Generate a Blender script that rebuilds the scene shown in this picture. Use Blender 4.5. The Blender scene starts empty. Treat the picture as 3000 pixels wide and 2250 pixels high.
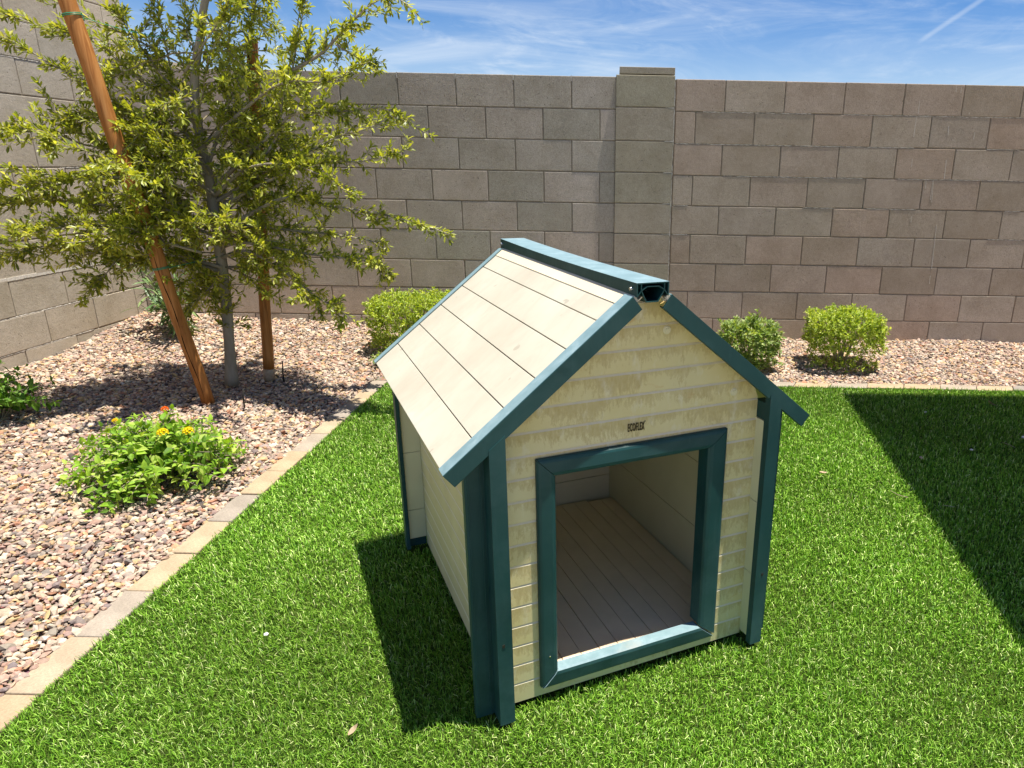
import bpy, bmesh, math, random
import numpy as np
from mathutils import Vector, Matrix

rad = math.radians
random.seed(7)
rng = np.random.default_rng(11)
SC = bpy.context.scene
COL = SC.collection

# ------------------------------------------------------------------ camera
CAM_H = 1.27
pitch, roll = -0.315, 0.0183
F = Vector((0, math.cos(pitch), math.sin(pitch)))
RX = Vector((1, 0, 0)); UP = RX.cross(F)
r_ = RX * math.cos(roll) + UP * math.sin(roll)
u_ = -RX * math.sin(roll) + UP * math.cos(roll)
cam_data = bpy.data.cameras.new("camera")
cam = bpy.data.objects.new("camera", cam_data)
COL.objects.link(cam)
cam.matrix_world = Matrix(((r_.x, u_.x, -F.x, 0), (r_.y, u_.y, -F.y, 0), (r_.z, u_.z, -F.z, CAM_H), (0, 0, 0, 1)))
cam_data.sensor_width = 36
cam_data.lens = 36 * 2092.6 / 3000
cam_data.shift_x = -(1824.8 - 1500) / 3000
cam_data.shift_y = (1163.0 - 1125) / 3000
cam_data.clip_start = 0.05
cam_data.clip_end = 2000
SC.camera = cam

# ------------------------------------------------------------------ light and sky
SUN_EL = rad(78.2)
SUN_H = Vector((0.988, -0.135, 0)).normalized()      # horizontal direction towards the sun
SUN = Vector((SUN_H.x * math.cos(SUN_EL), SUN_H.y * math.cos(SUN_EL), math.sin(SUN_EL)))
sd = bpy.data.lights.new("sun", "SUN")
sd.energy = 4.7
sd.angle = rad(0.53)
sd.color = (1.0, 0.94, 0.83)
so = bpy.data.objects.new("sun", sd)
so.rotation_euler = SUN.to_track_quat("Z", "Y").to_euler()
so.location = (3, -1, 8)
COL.objects.link(so)

world = bpy.data.worlds.new("World")
SC.world = world
world.use_nodes = True
WT = world.node_tree
WN, WL = WT.nodes, WT.links
WN.clear()
sky = WN.new("ShaderNodeTexSky")
sky.sky_type = "NISHITA"
sky.sun_disc = False
sky.sun_elevation = SUN_EL
sky.sun_rotation = math.atan2(SUN_H.x, SUN_H.y)
sky.altitude = 400
sky.air_density = 0.85
sky.dust_density = 0.5
sky.ozone_density = 3.0
bg = WN.new("ShaderNodeBackground"); bg.inputs["Strength"].default_value = 0.072
wo = WN.new("ShaderNodeOutputWorld")
tcw = WN.new("ShaderNodeTexCoord")


def wmath(op, a, b=None, clamp=False):
    n = WN.new("ShaderNodeMath"); n.operation = op; n.use_clamp = clamp
    for i, v in enumerate((a, b)):
        if v is None: continue
        if isinstance(v, (int, float)): n.inputs[i].default_value = v
        else: WL.new(v, n.inputs[i])
    return n.outputs[0]


def wdot(vec):
    n = WN.new("ShaderNodeVectorMath"); n.operation = "DOT_PRODUCT"
    WL.new(tcw.outputs["Generated"], n.inputs[0]); n.inputs[1].default_value = vec
    return n.outputs["Value"]


def wnoise(scale, detail, rough, mapscale, loc=(0, 0, 0), rot=(0, 0, 0), dist=0.0):
    m = WN.new("ShaderNodeMapping"); m.inputs["Scale"].default_value = mapscale
    m.inputs["Location"].default_value = loc; m.inputs["Rotation"].default_value = rot
    WL.new(tcw.outputs["Generated"], m.inputs["Vector"])
    n = WN.new("ShaderNodeTexNoise"); n.inputs["Scale"].default_value = scale
    n.inputs["Detail"].default_value = detail; n.inputs["Roughness"].default_value = rough
    n.inputs["Distortion"].default_value = dist
    WL.new(m.outputs[0], n.inputs["Vector"])
    return n.outputs["Fac"]


def wramp(v, a, b):
    n = WN.new("ShaderNodeMapRange"); n.interpolation_type = "SMOOTHSTEP"
    n.inputs["From Min"].default_value = a; n.inputs["From Max"].default_value = b
    WL.new(v, n.inputs["Value"])
    return n.outputs["Result"]


# thin cirrus: stretched, warped streaks over the whole dome
streak = wramp(wnoise(3.2, 9, 0.62, (1.0, 1.0, 5.5), (0.3, 1.1, 0.2), (0.10, 0.05, 0.3), 1.1), 0.44, 0.80)
wisp = wramp(wnoise(7.0, 10, 0.66, (1.0, 1.0, 3.6), (2.3, 0.4, 1.7), (0.0, 0.25, 0.5), 1.6), 0.46, 0.78)
veil = wramp(wnoise(1.6, 5, 0.55, (1.0, 1.0, 4.0), (5.1, 2.2, 0.9)), 0.33, 0.70)
cl = wmath("ADD", wmath("MULTIPLY", streak, 0.45), wmath("MULTIPLY", wmath("MULTIPLY", wisp, veil), 0.65))
cl = wmath("ADD", cl, wmath("MULTIPLY", veil, 0.10))
# contrail
ca = Vector((0.3935, 0.9012, 0.1819)).normalized(); cb = Vector((0.347, 0.9262, 0.1476)).normalized()
cn = ca.cross(cb).normalized(); cm = (ca + cb).normalized()
dline = wmath("ABSOLUTE", wdot(cn))
across = wramp(dline, 0.0042, 0.0004)
along = wramp(wdot(cm), 0.9990, 0.99965)
cl = wmath("ADD", cl, wmath("MULTIPLY", wmath("MULTIPLY", across, along), 0.28))
sepw = WN.new("ShaderNodeSeparateXYZ"); WL.new(tcw.outputs["Generated"], sepw.inputs[0])
cl = wmath("ADD", cl, wmath("MULTIPLY", wramp(sepw.outputs["Z"], 0.19, 0.06), 0.30))
cl = wmath("MULTIPLY", cl, 0.85, True)
hsv = WN.new("ShaderNodeHueSaturation")
hsv.inputs["Hue"].default_value = 0.508; hsv.inputs["Saturation"].default_value = 1.35; hsv.inputs["Value"].default_value = 0.95
WL.new(sky.outputs[0], hsv.inputs["Color"])
mx = WN.new("ShaderNodeMixRGB"); mx.inputs[2].default_value = (6.2, 6.8, 7.4, 1)
WL.new(cl, mx.inputs[0]); WL.new(hsv.outputs[0], mx.inputs[1])
WL.new(mx.outputs[0], bg.inputs["Color"])
WL.new(bg.outputs[0], wo.inputs["Surface"])

vs = SC.view_settings
vs.view_transform = "Standard"; vs.look = "None"; vs.gamma = 1; vs.exposure = 0.95
vs.use_curve_mapping = False
SC.cycles.max_bounces = 8
SC.cycles.diffuse_bounces = 6
SC.cycles.glossy_bounces = 2
SC.cycles.transmission_bounces = 3
SC.cycles.caustics_reflective = False
SC.cycles.caustics_refractive = False
SC.cycles.use_denoising = True

# ------------------------------------------------------------------ helpers


def tag(o, label=None, cat=None, group=None, kind=None):
    if label: o["label"] = label
    if cat: o["category"] = cat
    if group: o["group"] = group
    if kind: o["kind"] = kind
    return o


def empty(name, loc=(0, 0, 0), rz=0.0):
    o = bpy.data.objects.new(name, None)
    o.empty_display_size = 0.1
    o.location = loc; o.rotation_euler = (0, 0, rz)
    COL.objects.link(o)
    return o


def link(name, me, parent=None, loc=None, rot=None):
    o = bpy.data.objects.new(name, me)
    COL.objects.link(o)
    if parent is not None: o.parent = parent
    if loc is not None: o.location = loc
    if rot is not None: o.rotation_euler = rot
    return o


def mesh_np(name, V, T, mat, smooth=False, color=None, nper=3):
    """V (n,3) verts, T (m,nper) faces; color (n,3) per vertex"""
    V = np.ascontiguousarray(V, dtype=np.float32); T = np.ascontiguousarray(T, dtype=np.int32)
    me = bpy.data.meshes.new(name)
    me.vertices.add(len(V)); me.vertices.foreach_set("co", V.ravel())
    k = T.shape[1]
    me.loops.add(T.size); me.loops.foreach_set("vertex_index", T.ravel())
    me.polygons.add(len(T))
    me.polygons.foreach_set("loop_start", np.arange(0, T.size, k, dtype=np.int32))
    me.polygons.foreach_set("loop_total", np.full(len(T), k, dtype=np.int32))
    me.polygons.foreach_set("use_smooth", np.full(len(T), smooth, dtype=bool))
    if color is not None:
        a = me.color_attributes.new("tint", "FLOAT_COLOR", "POINT")
        c = np.ones((len(V), 4), dtype=np.float32); c[:, :3] = color
        a.data.foreach_set("color", c.ravel())
    me.update(calc_edges=True)
    me.validate()
    if mat: me.materials.append(mat)
    return me


def mesh_pd(name, V, Fc, mat, smooth=False):
    me = bpy.data.meshes.new(name)
    me.from_pydata([tuple(v) for v in V], [], Fc)
    if smooth: me.polygons.foreach_set("use_smooth", [True] * len(me.polygons))
    me.update()
    if mat: me.materials.append(mat)
    return me


def box_bm(bm, x0, x1, y0, y1, z0, z1):
    vs_ = [bm.verts.new(p) for p in ((x0, y0, z0), (x1, y0, z0), (x1, y1, z0), (x0, y1, z0), (x0, y0, z1), (x1, y0, z1), (x1, y1, z1), (x0, y1, z1))]
    for f in ((0, 3, 2, 1), (4, 5, 6, 7), (0, 1, 5, 4), (1, 2, 6, 5), (2, 3, 7, 6), (3, 0, 4, 7)):
        bm.faces.new([vs_[i] for i in f])
    return vs_


def box_mesh(name, x0, x1, y0, y1, z0, z1, mat, bev=0.0, seg=1):
    bm = bmesh.new(); box_bm(bm, x0, x1, y0, y1, z0, z1)
    if bev: bmesh.ops.bevel(bm, geom=bm.edges[:], offset=bev, segments=seg, affect="EDGES", profile=0.5)
    me = bpy.data.meshes.new(name); bm.to_mesh(me); bm.free()
    if mat: me.materials.append(mat)
    return me


def prism(name, poly, axis_fn, d0, d1, mat, bev=0.0):
    """poly: 2D points; axis_fn(u,v,d)->xyz"""
    bm = bmesh.new(); n = len(poly)
    a = [bm.verts.new(axis_fn(u, v, d0)) for u, v in poly]
    b = [bm.verts.new(axis_fn(u, v, d1)) for u, v in poly]
    bm.faces.new(a[::-1]); bm.faces.new(b)
    for i in range(n): bm.faces.new((a[i], a[(i + 1) % n], b[(i + 1) % n], b[i]))
    bmesh.ops.recalc_face_normals(bm, faces=bm.faces[:])
    if bev: bmesh.ops.bevel(bm, geom=bm.edges[:], offset=bev, segments=2, affect="EDGES", profile=0.5)
    me = bpy.data.meshes.new(name); bm.to_mesh(me); bm.free()
    if mat: me.materials.append(mat)
    return me


def tube_np(pts, radii, sides=8, cap=True):
    """returns V, quads as triangles"""
    P = np.array(pts, float); n = len(P)
    T = np.gradient(P, axis=0); T /= np.linalg.norm(T, axis=1)[:, None] + 1e-9
    ref = np.array([0.31, 0.22, 0.93]); A = np.cross(T, ref); A /= np.linalg.norm(A, axis=1)[:, None] + 1e-9
    B = np.cross(T, A)
    ang = np.linspace(0, 2 * np.pi, sides, endpoint=False)
    V = (P[:, None, :] + np.array(radii)[:, None, None] * (np.cos(ang)[None, :, None] * A[:, None, :] + np.sin(ang)[None, :, None] * B[:, None, :])).reshape(-1, 3)
    F_ = []
    for i in range(n - 1):
        for j in range(sides):
            a = i * sides + j; b = i * sides + (j + 1) % sides
            F_.append((a, b, b + sides)); F_.append((a, b + sides, a + sides))
    V = list(map(tuple, V))
    if cap:
        V.append(tuple(P[0])); c0 = len(V) - 1
        V.append(tuple(P[-1])); c1 = len(V) - 1
        for j in range(sides):
            F_.append((c0, (j + 1) % sides, j))
            F_.append((c1, (n - 1) * sides + j, (n - 1) * sides + (j + 1) % sides))
    return np.array(V), np.array(F_)


def resample(pts, step):
    P = np.array(pts, float)
    # Catmull-Rom through the points
    out = []
    for i in range(len(P) - 1):
        p0 = P[max(i - 1, 0)]; p1 = P[i]; p2 = P[i + 1]; p3 = P[min(i + 2, len(P) - 1)]
        n = max(1, int(np.linalg.norm(p2 - p1) / step))
        for k in range(n):
            t = k / n
            out.append(0.5 * ((2 * p1) + (-p0 + p2) * t + (2 * p0 - 5 * p1 + 4 * p2 - p3) * t * t + (-p0 + 3 * p1 - 3 * p2 + p3) * t ** 3))
    out.append(P[-1])
    return np.array(out)


def joinVT(parts):
    V, T, C, off = [], [], [], 0
    for p in parts:
        V.append(p[0]); T.append(p[1] + off); off += len(p[0])
        if len(p) > 2: C.append(p[2])
    return np.concatenate(V), np.concatenate(T), (np.concatenate(C) if C else None)


# ------------------------------------------------------------------ materials
class M:
    def __init__(s, name, rough=0.7, spec=0.3):
        s.m = bpy.data.materials.new(name); s.m.use_nodes = True
        s.n = s.m.node_tree.nodes; s.l = s.m.node_tree.links
        s.b = s.n["Principled BSDF"]; s.out = s.n["Material Output"]
        s.b.inputs["Roughness"].default_value = rough
        s.b.inputs["Specular IOR Level"].default_value = spec
        s._tc = None

    def tc(s, which="Object"):
        if s._tc is None: s._tc = s.n.new("ShaderNodeTexCoord")
        return s._tc.outputs[which]

    def mapping(s, scale=(1, 1, 1), src=None, loc=(0, 0, 0)):
        m = s.n.new("ShaderNodeMapping"); m.inputs["Scale"].default_value = scale; m.inputs["Location"].default_value = loc
        s.l.new(src or s.tc(), m.inputs["Vector"]); return m.outputs[0]

    def noise(s, scale, detail=4, rough=0.55, vec=None, dist=0.0, out="Fac"):
        n = s.n.new("ShaderNodeTexNoise"); n.inputs["Scale"].default_value = scale; n.inputs["Detail"].default_value = detail
        n.inputs["Roughness"].default_value = rough; n.inputs["Distortion"].default_value = dist
        s.l.new(vec or s.tc(), n.inputs["Vector"]); return n.outputs[out]

    def ramp(s, v, stops):
        n = s.n.new("ShaderNodeValToRGB"); s.l.new(v, n.inputs[0])
        e = n.color_ramp.elements
        while len(e) < len(stops): e.new(0.5)
        for i, (p, c) in enumerate(stops):
            e[i].position = p; e[i].color = (*c, 1) if len(c) == 3 else c
        return n.outputs[0]

    def mr(s, v, a, b, c=0.0, d=1.0):
        n = s.n.new("ShaderNodeMapRange"); n.inputs["From Min"].default_value = a; n.inputs["From Max"].default_value = b
        n.inputs["To Min"].default_value = c; n.inputs["To Max"].default_value = d
        s.l.new(v, n.inputs["Value"]); return n.outputs["Result"]

    def mix(s, f, a, b, mode="MIX"):
        n = s.n.new("ShaderNodeMixRGB"); n.blend_type = mode
        for i, v in ((0, f), (1, a), (2, b)):
            if isinstance(v, (int, float)): n.inputs[i].default_value = v
            elif isinstance(v, tuple): n.inputs[i].default_value = (*v, 1)
            else: s.l.new(v, n.inputs[i])
        return n.outputs[0]

    def math(s, op, a, b=0.0):
        n = s.n.new("ShaderNodeMath"); n.operation = op
        for i, v in ((0, a), (1, b)):
            if isinstance(v, (int, float)): n.inputs[i].default_value = v
            else: s.l.new(v, n.inputs[i])
        return n.outputs[0]

    def attr(s, name="tint"):
        n = s.n.new("ShaderNodeAttribute"); n.attribute_name = name; return n.outputs["Color"]

    def rnd(s):
        n = s.n.new("ShaderNodeObjectInfo"); return n.outputs["Random"]

    def col(s, v):
        if isinstance(v, tuple): s.b.inputs["Base Color"].default_value = (*v, 1)
        else: s.l.new(v, s.b.inputs["Base Color"])

    def bump(s, h, strength=0.3, dist=0.002):
        n = s.n.new("ShaderNodeBump"); n.inputs["Strength"].default_value = strength; n.inputs["Distance"].default_value = dist
        s.l.new(h, n.inputs["Height"]); s.l.new(n.outputs[0], s.b.inputs["Normal"])

    def rough(s, v): s.l.new(v, s.b.inputs["Roughness"])

    def translucent(s, colour, fac):
        t = s.n.new("ShaderNodeBsdfTranslucent")
        if isinstance(colour, tuple): t.inputs["Color"].default_value = (*colour, 1)
        else: s.l.new(colour, t.inputs["Color"])
        mxs = s.n.new("ShaderNodeMixShader"); mxs.inputs[0].default_value = fac
        s.l.new(s.b.outputs[0], mxs.inputs[1]); s.l.new(t.outputs[0], mxs.inputs[2])
        s.l.new(mxs.outputs[0], s.out.inputs["Surface"])


def block_mat(name, tones, grain=0.16):
    m = M(name, 0.93, 0.15)
    base = m.ramp(m.rnd(), [(i / (len(tones) - 1), t) for i, t in enumerate(tones)])
    vec = m.mapping(src=m.tc("Object"))
    # offset the grain per block so that shared meshes do not repeat
    add = m.n.new("ShaderNodeVectorMath"); add.operation = "ADD"
    sc = m.n.new("ShaderNodeVectorMath"); sc.operation = "SCALE"; sc.inputs[0].default_value = (7.3, 3.1, 5.7)
    m.l.new(m.math("MULTIPLY", m.rnd(), 9.0), sc.inputs["Scale"])
    m.l.new(vec, add.inputs[0]); m.l.new(sc.outputs[0], add.inputs[1])
    v = add.outputs[0]
    fine = m.noise(170, 3, 0.7, v)
    mid = m.noise(42, 4, 0.6, v)
    big = m.noise(5, 4, 0.6, v)
    pit = m.ramp(m.noise(95, 2, 0.5, v), [(0.27, (1, 1, 1)), (0.33, (0, 0, 0))])
    c = m.mix(1.0, base, m.ramp(fine, [(0.25, (1 - grain * 1.6,) * 3), (0.75, (1 + grain,) * 3)]), "MULTIPLY")
    c = m.mix(1.0, c, m.ramp(mid, [(0.3, (0.93, 0.93, 0.92)), (0.7, (1.06, 1.06, 1.07))]), "MULTIPLY")
    c = m.mix(1.0, c, m.ramp(big, [(0.3, (0.88, 0.87, 0.84)), (0.7, (1.10, 1.11, 1.13))]), "MULTIPLY")
    c = m.mix(m.math("MULTIPLY", pit, 0.55), c, (0.05, 0.042, 0.035))
    m.col(c)
    m.bump(m.math("SUBTRACT", m.math("ADD", fine, mid), pit), 0.55, 0.003)
    return m.m


MAT_BLOCK_R = block_mat("block brown grey", [(0.37, 0.305, 0.24), (0.46, 0.39, 0.32), (0.40, 0.335, 0.265), (0.47, 0.365, 0.295), (0.42, 0.36, 0.30), (0.49, 0.42, 0.345)])
MAT_BLOCK_L = block_mat("block cool grey", [(0.43, 0.38, 0.325), (0.50, 0.44, 0.39), (0.38, 0.35, 0.295), (0.53, 0.455, 0.395), (0.46, 0.41, 0.36), (0.41, 0.385, 0.325)], 0.2)
MAT_BLOCK_P = block_mat("block pilaster", [(0.39, 0.345, 0.28), (0.37, 0.34, 0.26), (0.41, 0.355, 0.29)])
MAT_BLOCK_S = block_mat("block pale beige", [(0.43, 0.375, 0.30), (0.47, 0.415, 0.34), (0.41, 0.365, 0.295), (0.49, 0.425, 0.34)], 0.13)

m = M("mortar grey", 0.95, 0.1)
m.col(m.ramp(m.noise(60, 4, 0.6), [(0.3, (0.24, 0.20, 0.16)), (0.7, (0.36, 0.31, 0.25))])); m.bump(m.noise(120, 3), 0.5, 0.002)
MAT_MORTAR = m.m
m = M("mortar white lime", 0.9, 0.1)
m.col(m.ramp(m.noise(90, 3, 0.6), [(0.3, (0.50, 0.46, 0.40)), (0.7, (0.74, 0.71, 0.66))]))
MAT_LIME = m.m

# gravel, pavers, soil
m = M("gravel stone", 0.8, 0.25)
c = m.mix(1.0, m.attr(), m.ramp(m.noise(120, 4, 0.65), [(0.25, (0.74, 0.73, 0.72)), (0.75, (1.18, 1.17, 1.15))]), "MULTIPLY")
m.col(c); m.bump(m.noise(260, 3), 0.35, 0.001)
MAT_STONE = m.m
m = M("gravel bed fines", 0.95, 0.1)
v = m.n.new("ShaderNodeTexVoronoi"); v.inputs["Scale"].default_value = 70; m.l.new(m.tc(), v.inputs["Vector"])
m.col(m.mix(0.8, m.ramp(m.noise(30, 4), [(0.3, (0.22, 0.165, 0.13)), (0.7, (0.46, 0.37, 0.29))]), m.mix(0.5, (0.5, 0.42, 0.34), v.outputs["Color"]), "MULTIPLY"))
m.bump(v.outputs["Distance"], 0.8, 0.006)
MAT_BED = m.m
m = M("desert soil", 0.95, 0.1)
m.col(m.ramp(m.noise(0.8, 6, 0.6), [(0.3, (0.28, 0.22, 0.16)), (0.7, (0.40, 0.33, 0.25))])); m.bump(m.noise(30, 5), 0.4, 0.01)
MAT_SOIL = m.m
m = M("concrete paver", 0.88, 0.2)
base = m.ramp(m.rnd(), [(0.0, (0.40, 0.30, 0.195)), (0.33, (0.42, 0.33, 0.225)), (0.5, (0.27, 0.24, 0.21)), (0.7, (0.36, 0.30, 0.235)), (1.0, (0.31, 0.275, 0.235))])
c = m.mix(1.0, base, m.ramp(m.noise(9, 5, 0.6), [(0.3, (0.78, 0.77, 0.76)), (0.7, (1.12, 1.12, 1.12))]), "MULTIPLY")
c = m.mix(1.0, c, m.ramp(m.noise(150, 3, 0.7), [(0.25, (0.8,) * 3), (0.75, (1.15,) * 3)]), "MULTIPLY")
m.col(c); m.bump(m.noise(190, 3), 0.4, 0.0015)
MAT_PAVER = m.m

m = M("patio concrete", 0.9, 0.1); m.col(m.ramp(m.noise(3, 5), [(0.3, (0.50, 0.44, 0.36)), (0.7, (0.58, 0.52, 0.43))])); MAT_BOUNCE = m.m

# turf
m = M("turf blade", 0.46, 0.30)
m.col(m.attr()); m.translucent(m.mix(1.0, m.attr(), (1.25, 1.35, 0.7), "MULTIPLY"), 0.22)
MAT_BLADE = m.m
m = M("turf thatch", 0.95, 0.05)
m.col(m.ramp(m.noise(160, 3, 0.7), [(0.35, (0.02, 0.04, 0.006)), (0.65, (0.07, 0.10, 0.02))]))
m.bump(m.noise(200, 3), 0.8, 0.006)
MAT_THATCH = m.m


def leaf_mat(name, rough, fac, spec=0.4):
    m = M(name, rough, spec)
    m.col(m.mix(1.0, m.attr(), m.ramp(m.noise(90, 2), [(0.3, (0.88, 0.9, 0.88)), (0.7, (1.1, 1.1, 1.1))]), "MULTIPLY"))
    m.translucent(m.mix(1.0, m.attr(), (1.7, 1.6, 0.5), "MULTIPLY"), fac)
    return m.m


MAT_LEAF = leaf_mat("oak leaf", 0.40, 0.40, 0.45)
MAT_HEDGE = leaf_mat("hedge leaf", 0.5, 0.34, 0.35)
MAT_LANT = leaf_mat("lantana leaf", 0.55, 0.34, 0.3)
MAT_OLEA = leaf_mat("oleander leaf", 0.42, 0.15, 0.45)

m = M("bark grey", 0.9, 0.15)
m.col(m.ramp(m.noise(14, 6, 0.65, m.mapping((1, 1, 0.25))), [(0.3, (0.19, 0.165, 0.13)), (0.7, (0.38, 0.345, 0.29))])); m.bump(m.noise(60, 5, 0.6, m.mapping((1, 1, 0.3))), 0.6, 0.004)
MAT_BARK = m.m
m = M("twig bark", 0.85, 0.15)
m.col(m.ramp(m.noise(30, 3), [(0.3, (0.20, 0.17, 0.11)), (0.7, (0.36, 0.32, 0.23))]))
MAT_TWIG = m.m


def pole_mat():
    m = M("lodgepole pine stain", 0.6, 0.3)
    g = m.noise(9, 6, 0.6, m.mapping((6, 6, 0.35)), 1.2)
    c = m.ramp(g, [(0.25, (0.16, 0.050, 0.012)), (0.45, (0.36, 0.145, 0.035)), (0.62, (0.46, 0.205, 0.06)), (0.8, (0.52, 0.27, 0.10))])
    c = m.mix(1.0, c, m.ramp(m.noise(3.5, 4), [(0.3, (0.8, 0.78, 0.75)), (0.7, (1.12, 1.1, 1.1))]), "MULTIPLY")
    m.col(c); m.bump(g, 0.3, 0.002)
    return m.m


MAT_POLE = pole_mat()
m = M("pole crack", 0.9, 0.1); m.col((0.03, 0.012, 0.006)); MAT_CRACK = m.m
m = M("bare end wood", 0.85, 0.1); m.col(m.ramp(m.noise(40, 4), [(0.3, (0.34, 0.25, 0.17)), (0.7, (0.5, 0.4, 0.3))])); MAT_BARE = m.m
m = M("green tie wire", 0.35, 0.5); m.col((0.01, 0.30, 0.17)); MAT_TIE = m.m
m = M("black poly tube", 0.6, 0.3); m.col((0.015, 0.014, 0.013)); MAT_TUBE = m.m

# dog house plastics
m = M("cream roof composite", 0.55, 0.3)
c = m.ramp(m.noise(3.2, 5, 0.6), [(0.30, (0.47, 0.435, 0.35)), (0.50, (0.515, 0.49, 0.40)), (0.68, (0.55, 0.535, 0.445))])
c = m.mix(m.math("MULTIPLY", m.mr(m.noise(6.5, 5, 0.65, m.mapping((1, 2.2, 1)), 0.8), 0.48, 0.72), 0.45), c, (0.45, 0.385, 0.305))
spot = m.ramp(m.noise(28, 2, 0.4), [(0.24, (1, 1, 1)), (0.27, (0, 0, 0))])
c = m.mix(m.math("MULTIPLY", spot, 0.5), c, (0.30, 0.26, 0.20))
m.col(c); m.bump(m.noise(300, 2), 0.12, 0.001)
MAT_ROOF = m.m


def siding_mat(name, stain):
    m = M(name, 0.65, 0.12)
    src = m.tc("Object")
    base = m.ramp(m.noise(4, 4, 0.55), [(0.3, (0.60, 0.54, 0.305)), (0.7, (0.68, 0.62, 0.385))])
    if stain:
        # dried dirt: drips start under each ledge and run down the board, gathered in patches
        sep = m.n.new("ShaderNodeSeparateXYZ"); m.l.new(src, sep.inputs[0])
        t = m.math("DIVIDE", m.math("SUBTRACT", sep.outputs["Z"], 0.055), 0.0535)
        row = m.math("FLOOR", t); dtop = m.math("SUBTRACT", 1.0, m.math("SUBTRACT", t, row))
        comb = m.n.new("ShaderNodeCombineXYZ"); m.l.new(sep.outputs["X"], comb.inputs[0]); m.l.new(m.math("MULTIPLY", row, 3.71), comb.inputs[1])
        m.l.new(m.math("MULTIPLY", sep.outputs["Z"], 0.35), comb.inputs[2])
        lx = m.noise(120, 4, 0.8, comb.outputs[0], 0.4)
        lb = m.noise(16, 3, 0.6, comb.outputs[0])
        patch = m.mr(m.noise(5.0, 4, 0.6, m.mapping(loc=(1.7, 0, 2.9))), 0.32, 0.52)
        reach = m.math("MULTIPLY", m.math("ADD", m.mr(lx, 0.36, 0.66), m.math("MULTIPLY", m.mr(lb, 0.4, 0.65), 0.5)), patch)
        f = m.mr(m.math("SUBTRACT", reach, dtop), -0.12, 0.34)
        f2 = m.math("MULTIPLY", m.mr(m.noise(3.6, 5, 0.6, m.mapping(loc=(5, 2, 1.3))), 0.36, 0.64), 0.7)
        c = m.mix(f2, base, (0.58, 0.49, 0.22))
        c = m.mix(m.math("MULTIPLY", f, 0.60), c, (0.37, 0.27, 0.09))
        edge = m.mr(m.math("ABSOLUTE", m.math("SUBTRACT", m.math("SUBTRACT", reach, dtop), 0.02)), 0.07, 0.0)
        c = m.mix(m.math("MULTIPLY", edge, 0.20), c, (0.30, 0.20, 0.08))
        rust = m.mr(m.noise(13, 5, 0.7, m.mapping((1, 1, 1.8), loc=(9, 3, 4)), 1.0), 0.60, 0.72)
        c = m.mix(m.math("MULTIPLY", rust, 0.40), c, (0.50, 0.29, 0.11))
        fine_ = m.mr(m.noise(1.0, 4, 0.7, m.mapping((150, 20, 45))), 0.35, 0.65)
        c = m.mix(m.math("MULTIPLY", m.math("MULTIPLY", f, fine_), 0.35), c, (0.62, 0.56, 0.38))
        lime = m.mr(m.noise(1.0, 4, 0.6, m.mapping((26, 20, 12), loc=(2, 8, 1))), 0.56, 0.74)
        c = m.mix(m.math("MULTIPLY", lime, 0.5), c, (0.73, 0.71, 0.60))
        lit_ledge = m.mr(dtop, 0.098, 0.078)  # bright line on top of each board: sunlit ledge painted in
        c = m.mix(m.math("MULTIPLY", lit_ledge, 0.75), c, (0.78, 0.74, 0.60))
    else:
        c = base
        dirt = m.mr(m.noise(9, 5, 0.6), 0.5, 0.75)
        c = m.mix(m.math("MULTIPLY", dirt, 0.22), c, (0.42, 0.35, 0.2))
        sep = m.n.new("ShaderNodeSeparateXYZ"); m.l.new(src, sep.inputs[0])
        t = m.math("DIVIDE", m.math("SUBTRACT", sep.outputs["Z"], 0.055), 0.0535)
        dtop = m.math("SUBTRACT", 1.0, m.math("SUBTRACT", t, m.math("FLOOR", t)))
        c = m.mix(m.math("MULTIPLY", m.mr(dtop, 0.098, 0.078), 0.7), c, (0.78, 0.75, 0.62))  # same painted light along the board ledges
    m.col(c); m.bump(m.noise(240, 2), 0.1, 0.001)
    return m.m


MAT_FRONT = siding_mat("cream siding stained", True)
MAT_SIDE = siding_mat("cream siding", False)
m = M("cream panel", 0.65, 0.12)
m.col(m.ramp(m.noise(4, 4, 0.55), [(0.3, (0.59, 0.545, 0.36)), (0.7, (0.67, 0.63, 0.44))])); MAT_PANEL = m.m
m = M("interior cream", 0.6, 0.2)
c = m.ramp(m.noise(4, 5, 0.6), [(0.3, (0.66, 0.58, 0.41)), (0.7, (0.74, 0.66, 0.49))])
m.col(c)
MAT_INNER = m.m
m = M("floor board", 0.6, 0.25)
c = m.ramp(m.noise(5, 5, 0.6), [(0.3, (0.66, 0.53, 0.36)), (0.7, (0.79, 0.65, 0.46))])
ring = m.mr(m.noise(14, 3, 0.6, None, 2.5), 0.49, 0.51)
c = m.mix(m.math("MULTIPLY", m.mr(m.noise(5, 4), 0.5, 0.7), 0.4), c, (0.36, 0.26, 0.18))
m.col(c)
MAT_FLOORB = m.m
m = M("green trim composite", 0.5, 0.3)
gv = m.noise(1.0, 6, 0.7, m.mapping((60, 60, 8)), 0.6)
c = m.ramp(m.noise(5, 5, 0.6), [(0.3, (0.005, 0.038, 0.040)), (0.7, (0.010, 0.056, 0.058))])
c = m.mix(m.math("MULTIPLY", m.mr(gv, 0.55, 0.72), 0.25), c, (0.05, 0.10, 0.10))
c = m.mix(m.math("MULTIPLY", m.mr(m.noise(4.2, 5, 0.7, m.mapping(loc=(4, 4, 4)), 0.6), 0.52, 0.72), 0.22), c, (0.07, 0.135, 0.14))
sepg = m.n.new("ShaderNodeSeparateXYZ"); m.l.new(m.tc(), sepg.inputs[0])
lit_low = m.math("MULTIPLY", m.mr(sepg.outputs["Z"], 0.34, 0.03), m.mr(m.noise(9, 5, 0.65, m.mapping(loc=(2, 6, 1))), 0.30, 0.62))
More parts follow.
